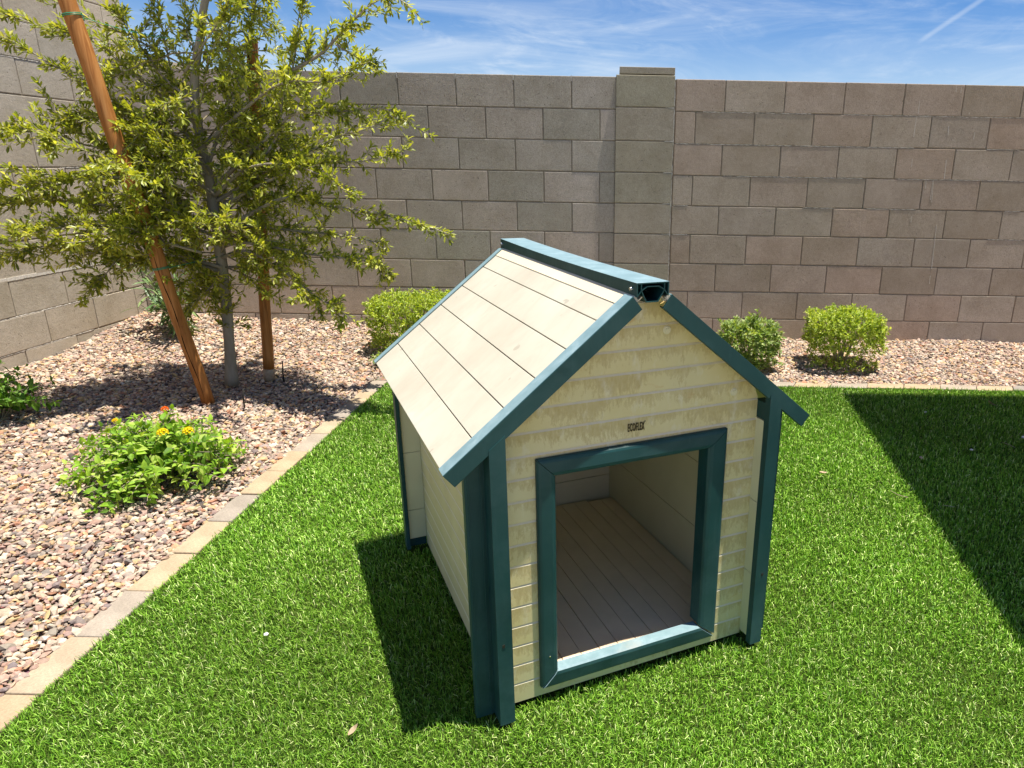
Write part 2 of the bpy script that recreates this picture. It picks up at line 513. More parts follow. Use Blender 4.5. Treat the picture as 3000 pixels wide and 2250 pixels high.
c = m.mix(m.math("MULTIPLY", lit_low, 0.38), c, (0.085, 0.165, 0.175))  # paler low down: sun on the lower trim painted into the colour
m.col(c); m.rough(m.mr(gv, 0.3, 0.7, 0.42, 0.58)); m.bump(m.noise(400, 2), 0.15, 0.0008)
MAT_GREEN = m.m
m = M("chalky sunlit green trim", 0.5, 0.45)  # chalky wear plus sunlight painted into the colour of up-facing trim
gv = m.noise(1.0, 6, 0.65, m.mapping((24, 24, 24)), 0.4)
c = m.ramp(gv, [(0.3, (0.15, 0.245, 0.275)), (0.55, (0.20, 0.305, 0.34)), (0.75, (0.28, 0.39, 0.43))])
c = m.mix(m.math("MULTIPLY", m.mr(m.noise(5, 5, 0.7), 0.6, 0.75), 0.5), c, (0.42, 0.36, 0.27))
m.col(c)
MAT_CHALK_LIT = m.m
m = M("dark underside", 0.8, 0.2); m.col((0.03, 0.028, 0.02)); MAT_DARK = m.m
m = M("steel screw", 0.25, 0.5); m.b.inputs["Metallic"].default_value = 1.0; m.col((0.55, 0.55, 0.52)); MAT_STEEL = m.m
m = M("brass clip", 0.3, 0.5); m.b.inputs["Metallic"].default_value = 1.0; m.col((0.75, 0.58, 0.28)); MAT_BRASS = m.m
m = M("dark bronze lettering", 0.5, 0.4); m.col((0.06, 0.045, 0.012)); MAT_LETTER = m.m
m = M("yellow petal", 0.5, 0.2); m.col((0.92, 0.70, 0.015)); m.translucent((0.95, 0.75, 0.02), 0.3); MAT_YEL = m.m
m = M("orange petal", 0.5, 0.2); m.col((0.85, 0.20, 0.03)); m.translucent((0.9, 0.25, 0.03), 0.3); MAT_ORG = m.m
m = M("dry leaf", 0.8, 0.15); m.col(m.ramp(m.noise(60, 3), [(0.3, (0.30, 0.21, 0.12)), (0.7, (0.55, 0.45, 0.32))])); MAT_DRY = m.m
m = M("white chip", 0.8, 0.15); m.col((0.62, 0.62, 0.57)); MAT_CHIP = m.m
m = M("painted stucco cover", 0.9, 0.1); m.col(m.ramp(m.noise(40, 4), [(0.3, (0.46, 0.39, 0.30)), (0.7, (0.54, 0.47, 0.37))])); MAT_STUCCO = m.m

# ================================================================== SETTING
tag(link("ground", mesh_pd("ground", [(-300, -300, -0.06), (300, -300, -0.06), (300, 300, -0.06), (-300, 300, -0.06)], [(0, 1, 2, 3)], MAT_SOIL)), kind="structure")

LAWN_X0, LAWN_Y1 = -1.425, 4.165          # inner faces of the paver edging
LAWN_X1, LAWN_Y0 = 5.2, 0.2


def gravel_h(x, y):
    """height of the gravel surface: level with the pavers, banking up to the walls"""
    x = np.asarray(x, float); y = np.asarray(y, float)
    left = np.clip((-1.51 - x) / 1.9, 0, 1) * np.clip((x < -1.42) * 1.0, 0, 1)
    back = np.clip((y - 4.25) / 0.95, 0, 1)
    corner = np.clip((-x + 0.5) / 3.5, 0, 1)
    h = -0.004 + 0.100 * left + 0.045 * back + 0.05 * back * corner
    h += 0.010 * np.sin(x * 4.1 + 1) * np.sin(y * 3.3) * np.clip(left + back, 0, 1)
    return h


# gravel bed sheet
gx = np.linspace(-3.75, -1.45, 40); gy = np.linspace(0.2, 5.45, 80)
X, Y = np.meshgrid(gx, gy); Z = gravel_h(X, Y) - 0.007
idx = np.arange(X.size).reshape(X.shape)
Q = np.stack([idx[:-1, :-1], idx[:-1, 1:], idx[1:, 1:], idx[1:, :-1]], -1).reshape(-1, 4)
gx2 = np.linspace(-1.45, 5.2, 90); gy2 = np.linspace(4.22, 5.45, 24)
X2, Y2 = np.meshgrid(gx2, gy2); Z2 = gravel_h(X2, Y2) - 0.007
idx2 = np.arange(X2.size).reshape(X2.shape) + X.size
Q2 = np.stack([idx2[:-1, :-1], idx2[:-1, 1:], idx2[1:, 1:], idx2[1:, :-1]], -1).reshape(-1, 4)
V = np.concatenate([np.stack([X, Y, Z], -1).reshape(-1, 3), np.stack([X2, Y2, Z2], -1).reshape(-1, 3)])
tag(link("gravel_bed", mesh_np("gravel_bed", V, np.concatenate([Q, Q2]), MAT_BED, smooth=True)), kind="structure")

tag(link("unseen patio", box_mesh("unseen patio", -12, 14, -9, 0.25, -0.05, -0.004, MAT_BOUNCE)), kind="structure")  # slab behind the camera, added to bounce warm light into the dog house
# loose stones
t_ = (1 + 5 ** 0.5) / 2
ICO = np.array([(-1, t_, 0), (1, t_, 0), (-1, -t_, 0), (1, -t_, 0), (0, -1, t_), (0, 1, t_), (0, -1, -t_), (0, 1, -t_), (t_, 0, -1), (t_, 0, 1), (-t_, 0, -1), (-t_, 0, 1)], float)
ICO /= np.linalg.norm(ICO[0])
ICF = np.array([(0, 11, 5), (0, 5, 1), (0, 1, 7), (0, 7, 10), (0, 10, 11), (1, 5, 9), (5, 11, 4), (11, 10, 2), (10, 7, 6), (7, 1, 8), (3, 9, 4), (3, 4, 2), (3, 2, 6), (3, 6, 8), (3, 8, 9), (4, 9, 5), (2, 4, 11), (6, 2, 10), (8, 6, 7), (9, 8, 1)])
PAL = np.array([(0.62, 0.50, 0.385), (0.55, 0.44, 0.35), (0.68, 0.59, 0.49), (0.52, 0.355, 0.275), (0.44, 0.30, 0.24), (0.58, 0.385, 0.22), (0.34, 0.245, 0.215), (0.24, 0.20, 0.185), (0.40, 0.33, 0.28), (0.47, 0.24, 0.15), (0.13, 0.105, 0.09), (0.62, 0.46, 0.25)])
PW = np.array([17, 15, 8, 11, 10, 8, 9, 6, 9, 4, 3, 5], float); PW /= PW.sum()


def rotmats(n, tilt=None):
    q = rng.normal(size=(n, 4))
    if tilt is not None:
        a = rng.uniform(0, 2 * np.pi, n); q = np.stack([np.cos(a / 2), rng.normal(0, tilt, n), rng.normal(0, tilt, n), np.sin(a / 2)], 1)
    q /= np.linalg.norm(q, axis=1)[:, None]; w, x, y, z = q.T
    return np.stack([np.stack([1 - 2 * (y * y + z * z), 2 * (x * y - z * w), 2 * (x * z + y * w)], 1), np.stack([2 * (x * y + z * w), 1 - 2 * (x * x + z * z), 2 * (y * z - x * w)], 1), np.stack([2 * (x * z - y * w), 2 * (y * z + x * w), 1 - 2 * (x * x + y * y)], 1)], 1)


def stones(P, size, colors, flat=0.50):
    n = len(P)
    sc = np.stack([rng.uniform(0.75, 1.35, n), rng.uniform(0.6, 1.0, n), rng.uniform(flat - 0.2, flat + 0.15, n)], 1) * size[:, None]
    v = ICO[None] * (1 + rng.uniform(-0.24, 0.24, (n, 12, 1)))
    v = v * sc[:, None, :]
    R = rotmats(n, 0.16)
    v = np.einsum("nij,nkj->nki", R, v) + P[:, None, :]
    T = (ICF[None] + (np.arange(n) * 12)[:, None, None]).reshape(-1, 3)
    return v.reshape(-1, 3), T, np.repeat(colors, 12, 0)


def jgrid(x0, x1, y0, y1, s, dens=1.0):
    xs = np.arange(x0, x1, s); ys = np.arange(y0, y1, s)
    X, Y = np.meshgrid(xs, ys); p = np.stack([X.ravel(), Y.ravel()], 1)
    p += rng.uniform(-0.55, 0.55, p.shape) * s
    return p[rng.random(len(p)) < dens]


S = 0.0144
p = np.concatenate([jgrid(-3.52, -1.505, 0.9, 5.2, S), jgrid(-1.505, 3.35, 4.262, 5.26, S)])
# keep what the walls, pavers and view leave visible
wall_y = 5.24 + 0.0165 * (p[:, 0] - 0.453)
k = (p[:, 1] < wall_y - 0.002) & (p[:, 0] > -3.5) & (p[:, 0] > -0.95 * p[:, 1] - 0.25) & (p[:, 0] < 0.66 * p[:, 1] + 0.5)
k &= ~((p[:, 0] > -0.75) & (p[:, 0] < 0.45) & (p[:, 1] > 4.5) & (rng.random(len(p)) < 0.0))
p = p[k]
n = len(p)
sz = np.clip(rng.lognormal(math.log(0.0104), 0.30, n), 0.0052, 0.021)
zz = gravel_h(p[:, 0], p[:, 1]) - 0.004 + rng.uniform(0, 0.010, n)
# the paver edge is kept mostly clear of stones
cl_ = PAL[rng.choice(len(PAL), n, p=PW)] * rng.uniform(0.62, 0.98, (n, 1)) * rng.uniform(0.96, 1.04, (n, 3))
Vs, Ts, Cs = stones(np.stack([p[:, 0], p[:, 1], zz], 1), sz, cl_)
tag(link("gravel", mesh_np("gravel", Vs, Ts, MAT_STONE, color=Cs)), kind="stuff")
print("stones", n)

# lawn base sheet and blades
gxl = np.linspace(LAWN_X0 + 0.0, LAWN_X1, 60); gyl = np.linspace(LAWN_Y0, LAWN_Y1, 50)
X, Y = np.meshgrid(gxl, gyl)
idx = np.arange(X.size).reshape(X.shape)
Q = np.stack([idx[:-1, :-1], idx[:-1, 1:], idx[1:, 1:], idx[1:, :-1]], -1).reshape(-1, 4)
tag(link("lawn", mesh_np("lawn", np.stack([X, Y, np.full(X.shape, -0.006)], -1).reshape(-1, 3), Q, MAT_THATCH)), kind="structure")

HOUSE_O = Vector((-0.26133, 1.41153, 0.02)); HOUSE_A = rad(26.4984)
hc, hs = math.cos(HOUSE_A), math.sin(HOUSE_A)


def grass(n_target, region):
    pts = []
    while sum(len(q) for q in pts) < n_target:
        q = np.stack([rng.uniform(region[0], region[1], 200000), rng.uniform(region[2], region[3], 200000)], 1)
        d = np.hypot(q[:, 0], q[:, 1])
        keep = rng.random(len(q)) < np.clip(1.35 / d, 0.22, 1.0) ** 1.15
        keep &= (q[:, 0] > -0.95 * q[:, 1] - 0.45) & (q[:, 0] < 0.62 * q[:, 1] + 0.72)
        w = (q[:, 0] - HOUSE_O.x) * hc + (q[:, 1] - HOUSE_O.y) * hs; dd = -(q[:, 0] - HOUSE_O.x) * hs + (q[:, 1] - HOUSE_O.y) * hc
        keep &= ~((w > -0.012) & (w < 0.682) & (dd > 0.004) & (dd < 0.87))
        for a_, b_, c_, d_ in ((-0.042, 0.002, -0.054, 0.02), (0.668, 0.712, -0.054, 0.02), (-0.084, 0.0, -0.006, 0.012), (-0.09, 0.0, 0.85, 0.885)):
            keep &= ~((w > a_) & (w < b_) & (dd > c_) & (dd < d_))
        pts.append(q[keep])
    q = np.concatenate(pts)[:n_target]; n = len(q)
    d = np.hypot(q[:, 0], q[:, 1])
    L = rng.uniform(0.011, 0.026, n) * (1 + 0.15 * np.sin(q[:, 0] * 9) * np.sin(q[:, 1] * 7))
    W = rng.uniform(0.0011, 0.0019, n) * np.clip(d / 1.6, 1.0, 1.9)
    a = rng.uniform(0, 2 * np.pi, n)
    lean = np.clip(rng.normal(0.50, 0.30, n), 0.03, 1.2)
    # a slow change of the pile direction across the lawn
    pa = 3.9 + 0.5 * np.sin(q[:, 0] * 1.3) + 0.4 * np.sin(q[:, 1] * 1.7)
    a = np.where(rng.random(n) < 0.35, pa + rng.normal(0, 0.7, n), a)
    dx, dy = np.cos(a), np.sin(a)
    b = a + rng.normal(np.pi / 2, 0.5, n); wx, wy = np.cos(b), np.sin(b)
    base = np.stack([q[:, 0], q[:, 1], np.full(n, -0.006)], 1)
    up = np.array([0, 0, 1.0])
    dirv = np.stack([dx, dy, np.zeros(n)], 1); wv = np.stack([wx, wy, np.zeros(n)], 1)
    mid = base + (dirv * (np.sin(lean * 0.45) * L * 0.55)[:, None]) + up * (np.cos(lean * 0.45) * L * 0.55)[:, None]
    kink = lean * rng.uniform(0.7, 2.6, n)
    tip = mid + dirv * (np.sin(kink) * L * 0.5)[:, None] + up * (np.cos(kink) * L * 0.5)[:, None]
    h = (W / 2)[:, None] * wv
    V = np.stack([base - h, base + h, mid - h, mid + h, tip - h * 0.6, tip + h * 0.6], 1)
    tri = np.array([(0, 1, 3), (0, 3, 2), (2, 3, 5), (2, 5, 4)])
    T = (tri[None] + (np.arange(n) * 6)[:, None, None]).reshape(-1, 3)
    cols = np.array([(0.092, 0.205, 0.014), (0.135, 0.270, 0.022), (0.195, 0.340, 0.040), (0.29, 0.43, 0.085), (0.052, 0.130, 0.012), (0.50, 0.56, 0.24)])
    c = cols[rng.choice(6, n, p=[0.24, 0.25, 0.2, 0.12, 0.13, 0.06])] * rng.uniform(1.1, 1.75, (n, 1)) * (1 + 0.10 * np.sin(q[:, 0] * 2.3 + 1.2 * np.sin(q[:, 1] * 1.9)) + 0.07 * np.sin(q[:, 1] * 5.1 + q[:, 0] * 3.7))[:, None]
    C6 = np.repeat(c, 6, 0).reshape(n, 6, 3); C6[:, :2] *= 0.5; C6[:, 4:] *= 1.12  # blade feet darkened as painted shade between blades, tips lightened
    return V.reshape(-1, 3), T, C6.reshape(-1, 3)


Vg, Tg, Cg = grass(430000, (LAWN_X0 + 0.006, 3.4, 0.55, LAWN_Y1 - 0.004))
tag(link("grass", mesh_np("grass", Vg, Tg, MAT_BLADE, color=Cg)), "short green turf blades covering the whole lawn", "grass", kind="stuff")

# ------------------------------------------------------------------ block walls
WD = Vector((math.cos(0.0165), math.sin(0.0165), 0)); WN_ = Vector((-math.sin(0.0165), math.cos(0.0165), 0))
W0 = Vector((0.453, 5.2397, 0))          # right end of the pilaster on the face of the back wall


def block_mesh(name, w, h, d, mat, rg=0.004):
    """a concrete block, front face at y=0, slightly worn edges"""
    bm = bmesh.new(); box_bm(bm, 0, w, 0, d, 0, h)
    fe = [e for e in bm.edges if all(v.co.y < 1e-6 for v in e.verts)]
    bmesh.ops.bevel(bm, geom=fe, offset=rg, segments=2, affect="EDGES", profile=0.6)
    me = bpy.data.meshes.new(name); bm.to_mesh(me); bm.free(); me.materials.append(mat)
    return me


_bm_cache = {}


def get_block(w, h, mat, d=0.15):
    k = (round(w, 2), round(h, 3), mat.name, d)
    if k not in _bm_cache: _bm_cache[k] = block_mesh("block", k[0], h, d, mat)
    return _bm_cache[k]


def wall_run(root, x0, x1, lines, mat, pitch, phase_a, phase_b, joint=0.0065, a_first=True):
    """lay courses between the z values in lines (top down) from x0 to x1 in the root's frame"""
    for r in range(len(lines) - 1):
        zt, zb = lines[r], lines[r + 1]
        ph = phase_a if (r % 2 == 0) == a_first else phase_b
        k0 = math.floor((x0 - ph) / pitch) - 1
        xs = [x0] + [ph + pitch * k for k in range(k0, k0 + 60) if x0 + 0.03 < ph + pitch * k < x1 - 0.03] + [x1]
        for a, b in zip(xs[:-1], xs[1:]):
            w = b - a - joint; h = zt - zb - joint
            me = get_block(w, round(h, 3), mat)
            o = link("block", me, root, (a + joint / 2 + random.uniform(-.0012, .0012), random.uniform(-0.0005, 0.0006), zb + joint / 2 + random.uniform(-.0008, .0008)),
                     (0, random.uniform(-0.002, 0.002), random.uniform(-0.0007, 0.0007)))
            o.scale = (w / round(w, 2), 1, 1)


def smear(root, segs, name="mortar_smear"):
    """ragged thin lime crusts left along joints; segs: (x0,z0,x1,z1,width)"""
    V, Fc = [], []
    for x0, z0, x1, z1, wd_ in segs:
        L = math.hypot(x1 - x0, z1 - z0); n = max(2, int(L / 0.012))
        horiz = abs(x1 - x0) > abs(z1 - z0)
        prev = None
        for i in range(n + 1):
            t = i / n; x = x0 + (x1 - x0) * t; z = z0 + (z1 - z0) * t
            ww = wd_ * (random.uniform(0.25, 1.0) * (0.15 if random.random() < 0.12 else 1) if wd_ < 0.012 else random.uniform(0.8, 1.0))
            o = random.uniform(-0.0012, 0.0012)
            if horiz: a = (x, -0.0008, z - ww / 2 + o); b = (x, -0.0008, z + ww / 2 + o)
            else: a = (x - ww / 2 + o, -0.0008, z); b = (x + ww / 2 + o, -0.0008, z)
            V += [a, b, (a[0], 0.004, a[2]), (b[0], 0.004, b[2])]
            c = len(V) - 4
            if prev is not None:
                Fc += [(prev, c, c + 1, prev + 1), (prev, prev + 2, c + 2, c), (prev + 1, c + 1, c + 3, prev + 3)]
            prev = c
    return link(name, mesh_pd(name, V, Fc, MAT_LIME), root)


def to_w(x): return W0 + WD * x


# right section of the back wall
zr = [1.824, 1.619, 1.412, 1.204, 0.998, 0.798, 0.593, 0.390, 0.190, -0.014, -0.06]
wr = empty("block_wall", W0, 0.0165)
tag(wr, "brownish grey concrete block wall behind the lawn, right of the pilaster", "wall", "block walls round the yard")
wall_run(wr, -0.132, 4.6, zr, MAT_BLOCK_R, 0.4064, 0.205, 0.0085)
link("mortar", box_mesh("mortar", -0.30, 4.6, 0.006, 0.148, -0.06, 1.818, MAT_MORTAR), wr)
segs = []
for zl, x1_, p_ in ((1.619, 4.4, 0.9), (1.412, 4.4, 0.75), (1.204, 4.4, 0.6), (0.998, 4.4, 0.35), (0.798, 4.4, 0.25)):
    x = -0.12
    while x < x1_:
        L = random.uniform(0.10, 0.38)
        if random.random() < p_: segs.append((x, zl, min(x + L, x1_), zl, 0.0055))
        x += L
smear(wr, segs)
drips = [(1.533, 1.713, 1.534, 1.635), (1.527, 1.614, 1.524, 1.486), (1.769, 1.815, 1.772, 1.775), (1.806, 1.815, 1.805, 1.77), (1.757, 1.56, 1.762, 1.501), (1.945, 1.521, 1.943, 1.475), (1.537, 1.341, 1.537, 1.286), (1.776, 1.337, 1.781, 1.213), (1.654, 1.2, 1.658, 1.144), (1.707, 1.2, 1.716, 1.05), (1.702, 1.195, 1.704, 1.066), (1.885, 1.649, 1.885, 1.636), (1.585, 0.951, 1.588, 0.909), (1.775, 0.897, 1.787, 0.581), (1.785, 0.533, 1.787, 0.472)]
for a, b, c, d in drips:
    w_ = random.uniform(0.0022, 0.0042)
    link("lime_drip", mesh_pd("lime_drip", [(a - w_ * .4, -.001, b), (a + w_ * .4, -.001, b), (c + w_ * .6, -.0014, d), (c - w_ * .6, -.0014, d), (a - w_ * .4, .002, b), (a + w_ * .4, .002, b), (c + w_ * .6, .002, d), (c - w_ * .6, .002, d)],
         [(0, 3, 2, 1), (0, 4, 7, 3), (1, 2, 6, 5), (3, 7, 6, 2), (0, 1, 5, 4)], MAT_LIME), wr)

# left section
zl_ = [1.832, 1.624, 1.421, 1.214, 1.006, 0.803, 0.592, 0.389, 0.180, -0.03]
wl = empty("block_wall", W0, 0.0165)
tag(wl, "cool grey concrete block wall behind the young tree, left of the pilaster", "wall", "block walls round the yard")
wall_run(wl, -3.95, -0.534, zl_, MAT_BLOCK_L, 0.390, -0.838, -0.645)
link("mortar", box_mesh("mortar", -3.95, -0.40, 0.006, 0.148, -0.05, 1.822, MAT_MORTAR), wl)
segs = []
for k in range(9):
    x = -0.838 - 0.39 * k
    segs.append((x, 1.83, x, 1.795, 0.008)); pass
smear(wl, segs)

# pilaster between the two sections
pz = [1.843, 1.639, 1.425, 1.218, 1.009, 0.800, 0.589, 0.385, 0.180, -0.03]
pl_ = empty("pilaster", W0, 0.0165)
tag(pl_, "block pilaster with a thin cap standing between the two back wall sections", "pilaster")
for r in range(len(pz) - 1):
    h = pz[r] - pz[r + 1] - 0.007
    me = block_mesh("block", 0.396, h, 0.36, MAT_BLOCK_P, 0.004)
    link("block", me, pl_, (-0.537, -0.022, pz[r + 1] + 0.0035))
link("mortar", box_mesh("mortar", -0.534, -0.144, -0.016, 0.33, -0.05, 1.838, MAT_MORTAR), pl_)
link("cap", block_mesh("cap", 0.372, 0.043, 0.40, MAT_BLOCK_P, 0.003), pl_, (-0.515, -0.018, 1.8465))
segs = [(-0.1395, 0.42 + 0.0, -0.1395, 1.80, 0.006)]
for z in pz[1:6]:
    segs.append((-0.20, z, -0.142, z, 0.006))
sm = smear(pl_, segs); sm.location = (0, -0.0215, 0)

# corner pilaster
cp_ = empty("pilaster", W0, 0.0165)
tag(cp_, "block corner pilaster with a thin cap, seen through the tree beside the tall side wall", "pilaster")
for r in range(len(zl_) - 1):
    h = zl_[r] - zl_[r + 1] - 0.007
    link("block", block_mesh("block", 0.40, h, 0.30, MAT_BLOCK_L, 0.004), cp_, (-3.945, -0.012, zl_[r + 1] + 0.0035))
link("cap", block_mesh("cap", 0.385, 0.043, 0.33, MAT_BLOCK_P, 0.003), cp_, (-3.93, -0.010, 1.833))

# tall side wall on the left (faces +x)
C0 = Vector((-3.4965, 5.1745, 0))
ls = empty("block_wall", C0, rad(90) - 0.0074)
tag(ls, "tall pale beige concrete block side wall running along the left edge", "wall", "block walls round the yard")
zs = [3.215, 3.012, 2.809, 2.606, 2.403, 2.205, 1.985, 1.787, 1.588, 1.392, 1.19, 0.989, 0.787, 0.585, 0.372, 0.172, -0.03]
# frame: local +x runs away from the camera (towards +y world), local -y faces... the yard is at local -y -> rotate so that it is +x world


def wall_run_side():
    n = len(zs) - 1
    for r in range(n):
        zt, zb = zs[r], zs[r + 1]
        # courses counted from the bottom: the one at 0.172-0.372 has its joints at -0.117
        kb = n - 1 - r
        ph = -0.117 if kb % 2 == 1 else -0.32
        xs = sorted([-4.6, 0.295] + [ph + 0.4064 * k for k in range(-12, 3) if -4.57 < ph + 0.4064 * k < 0.26])
        for a, b in zip(xs[:-1], xs[1:]):
            w = b - a - 0.007; h = zt - zb - 0.007
            o = link("block", get_block(w, round(h, 3), MAT_BLOCK_S), ls, (a + 0.004, random.uniform(-.002, .002), zb + 0.004), (0, 0, random.uniform(-0.002, 0.002)))
            o.scale = (w / round(w, 2), 1, 1)


wall_run_side()
link("mortar", box_mesh("mortar", -4.6, 0.29, 0.006, 0.146, -0.05, 3.2, MAT_MORTAR), ls)
sg = []
x = -4.5
while x < 0.25:
    L = random.uniform(0.2, 0.6); sg.append((x, 0.585, min(x + L, 0.27), 0.585, 0.020)); x += L
for zq in (0.372, 0.172, 1.19, 1.588, 1.787, 1.985):
    x = -4.5
    while x < 0.2:
        L = random.uniform(0.15, 0.5)
        if random.random() < 0.7: sg.append((x, zq, x + L, zq, 0.006))
        x += L
smear(ls, sg)

# ------------------------------------------------------------------ paver edging
pe = empty("paver_edging", (0, 0, 0))
tag(pe, "row of tan and grey pavers between lawn and gravel on the left", "edging", "paver edging round the lawn")
pcache = [box_mesh("paver", -0.045, 0.045, -0.1105, 0.1105, -0.06, 0.0, MAT_PAVER, 0.004, 2) for _ in range(1)]
for k in range(18):
    y = 4.138 - 0.2245 * k - 0.112
    link("paver", pcache[0], pe, (-1.472 + random.uniform(-.002, .002), y, random.uniform(-0.003, 0.003)), (random.uniform(-.01, .01), random.uniform(-.01, .01), random.uniform(-.008, .008)))
pe2 = empty("paver_edging", (0, 0, 0))
tag(pe2, "row of tan pavers along the far edge of the lawn before the back wall", "edging", "paver edging round the lawn")
pb = prism("paver", [(-0.1105 - 0.02, -0.048), (0.1105 - 0.02, -0.048), (0.1105 + 0.02, 0.048), (-0.1105 + 0.02, 0.048)], lambda u, v, d: (u, v, d), -0.06, 0.0, MAT_PAVER, 0.003)
for k in range(22):
    x = -1.30 + 0.2245 * k
    link("paver", pb, pe2, (x, 4.214 + 0.002 * x + random.uniform(-.002, .002), random.uniform(-0.002, 0.003)), (random.uniform(-.008, .008), random.uniform(-.01, .01), random.uniform(-.006, .006)))

# ------------------------------------------------------------------ patio cover whose shade falls on the lawn (added out of view on the right to cast it)
PH = 2.9
off = Vector((SUN.x / SUN.z * PH, SUN.y / SUN.z * PH))
pc = empty("added_patio_cover", (0, 0, 0))
tag(pc, "beige flat patio cover on posts added for the shade across the right lawn", "patio cover")
ax, ay = 1.325 + off.x, 4.035 + off.y
bx_, by_ = 1.125 + off.x, 1.2 + off.y
poly = [(ax, ay), (bx_, by_), (bx_ + 0.05, 0.3), (7.0, 0.3), (7.0, ay + 0.02)]
link("roof_slab", prism("roof_slab", poly, lambda u, v, d: (u, v, d), PH, PH + 0.14, MAT_STUCCO), pc)
link("beam", box_mesh("beam", 3.2, 6.8, 3.6, 3.75, PH - 0.22, PH - 0.002, MAT_STUCCO, 0.005), pc)
for x in (4.2, 6.6):
    link("post", box_mesh("post", x - 0.1, x + 0.1, 3.58, 3.78, -0.02, PH - 0.222, MAT_STUCCO, 0.008), pc)
    link("post", box_mesh("post", x - 0.1, x + 0.1, 0.5, 0.7, -0.02, PH - 0.002, MAT_STUCCO, 0.008), pc)

# ================================================================== DOG HOUSE
H = empty("dog_house", HOUSE_O, HOUSE_A)
tag(H, "cream plastic dog house with dark green trim standing on the lawn", "dog house")
XC = 0.335
PITCH = 0.0535


def mirror(x, m_): return 2 * XC - x if m_ else x


def under(x):
    """height of the roof underside at x"""
    xx = x if x <= XC else 2 * XC - x
    return 0.649 + (xx + 0.132) * 0.800 - 0.024


def siding(u0, u1, z0, z1, tf, mat, thick=0.010, clip=True, cham=0.0046, name="siding_board"):
    """one lap board. tf(u, z, n): n measured outwards from the face"""
    gap = 0.0011; za, zb, zc = z0 + gap, z1 - cham, z1 - 0.0003

    def ends(z):
        a, b = u0, u1
        if clip:
            # u limit where the roof underside is at height z
            lim = (z + 0.024 - 0.649) / 0.800 - 0.132
            a = max(a, lim); b = min(b, 2 * XC - lim)
        return a, b
    if clip and ends(za)[1] - ends(za)[0] < 0.012: return None
    rows = [(za, 0.0), (zb, 0.0), (zc, -0.0040)]
    V = []
    for z, n in rows + [(zc, -thick), (za, -thick)]:
        a, b = ends(z)
        if b - a < 0.004: a = b = (a + b) / 2; a -= 0.002; b += 0.002
        V += [tf(a, z, n), tf(b, z, n)]
    Fc = []
    for i in range(5):
        j = (i + 1) % 5
        Fc.append((2 * i, 2 * i + 1, 2 * j + 1, 2 * j))
    Fc.append((0, 2, 4, 6, 8)); Fc.append((9, 7, 5, 3, 1))
    me = mesh_pd(name, V, Fc, mat)
    bm = bmesh.new(); bm.from_mesh(me); bmesh.ops.recalc_face_normals(bm, faces=bm.faces[:]); bm.to_mesh(me); bm.free()
    return link(name, me, H)


def P(x, y, z): return (x, y, z)


tf_front = lambda u, z, n: (u, -n, z)
zj = [0.0] + [0.055 + PITCH * k for k in range(18)]
DO = (0.116, 0.530, 0.066, 0.592)      # door opening x0,x1,z0,z1
for a, b in zip(zj[:-1], zj[1:]):
    if a > 0.96: break
    b = min(b, 0.972)
    if b - a < 0.01: break
    if a >= DO[3] - 0.004 or b <= DO[2] + 0.001 or a < 0.01:
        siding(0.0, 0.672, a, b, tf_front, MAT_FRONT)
    else:
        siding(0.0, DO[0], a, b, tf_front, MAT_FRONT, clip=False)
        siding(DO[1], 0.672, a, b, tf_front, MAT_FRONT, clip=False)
# dark core behind the board joints: three pieces round the opening
for (x0, x1, z0, z1) in ((0.004, 0.114, 0.0, 0.59), (0.532, 0.668, 0.0, 0.59), (0.114, 0.532, 0.0, 0.064), (0.012, 0.66, 0.594, 0.72)):
    link("front_backing", box_mesh("front_backing", x0, x1, 0.0045, 0.013, z0, z1, MAT_FRONT), H)
link("front_backing", prism("front_backing", [(0.02, 0.722), (0.65, 0.722), (0.338, 0.966), (0.332, 0.966)], lambda u, v, d: (u, d, v), 0.0045, 0.013, MAT_FRONT), H)

# door frame, four mitred rails with a rounded face
OX0, OX1, OZ0, OZ1 = 0.079, 0.580, 0.029, 0.632
IX0, IX1, IZ0, IZ1 = 0.122, 0.524, 0.074, 0.588


def rail(outer_a, outer_b, inner_a, inner_b, name="door_frame", shift=(0, 0, 0), lift=0.0, worn=False):
    """mitred rail: profile from the outer edge (low) over a rounded crown to the inner edge, then back into the opening"""
    oa, ob, ia, ib = map(lambda q: Vector((q[0], 0, q[1])), (outer_a, outer_b, inner_a, inner_b))
    prof = [(0.0, 0.001), (0.0, -0.0085), (0.08, -0.0125), (0.2, -0.0145), (0.75, -0.0165), (0.92, -0.0150), (1.0, -0.0105), (1.0, 0.030 if not worn else 0.015), (0.93, 0.030 if not worn else 0.015), (0.93, 0.001)]
    V = []
    for t, y in prof:
        for a, b in ((oa, ia), (ob, ib)):
            q = a.lerp(b, t); V.append((q.x + shift[0], y + shift[1] + (lift if b is ib and a is ob else 0), q.z + shift[2]))
    n = len(prof); Fc = [(2 * i, 2 * i + 1, 2 * ((i + 1) % n) + 1, 2 * ((i + 1) % n)) for i in range(n)]
    Fc.append(tuple(range(0, 2 * n, 2))); Fc.append(tuple(range(2 * n - 1, 0, -2)))
    me = mesh_pd(name, V, Fc, MAT_GREEN)
    bm = bmesh.new(); bm.from_mesh(me); bmesh.ops.recalc_face_normals(bm, faces=bm.faces[:]); bm.to_mesh(me); bm.free()
    me.materials.append(MAT_CHALK_LIT)
    for p_ in me.polygons:
        if worn and p_.normal.z > 0.5: p_.material_index = 1  # up-facing faces get the pale trim: chalk and painted sunlight
    o = link(name, me, H)
    return o


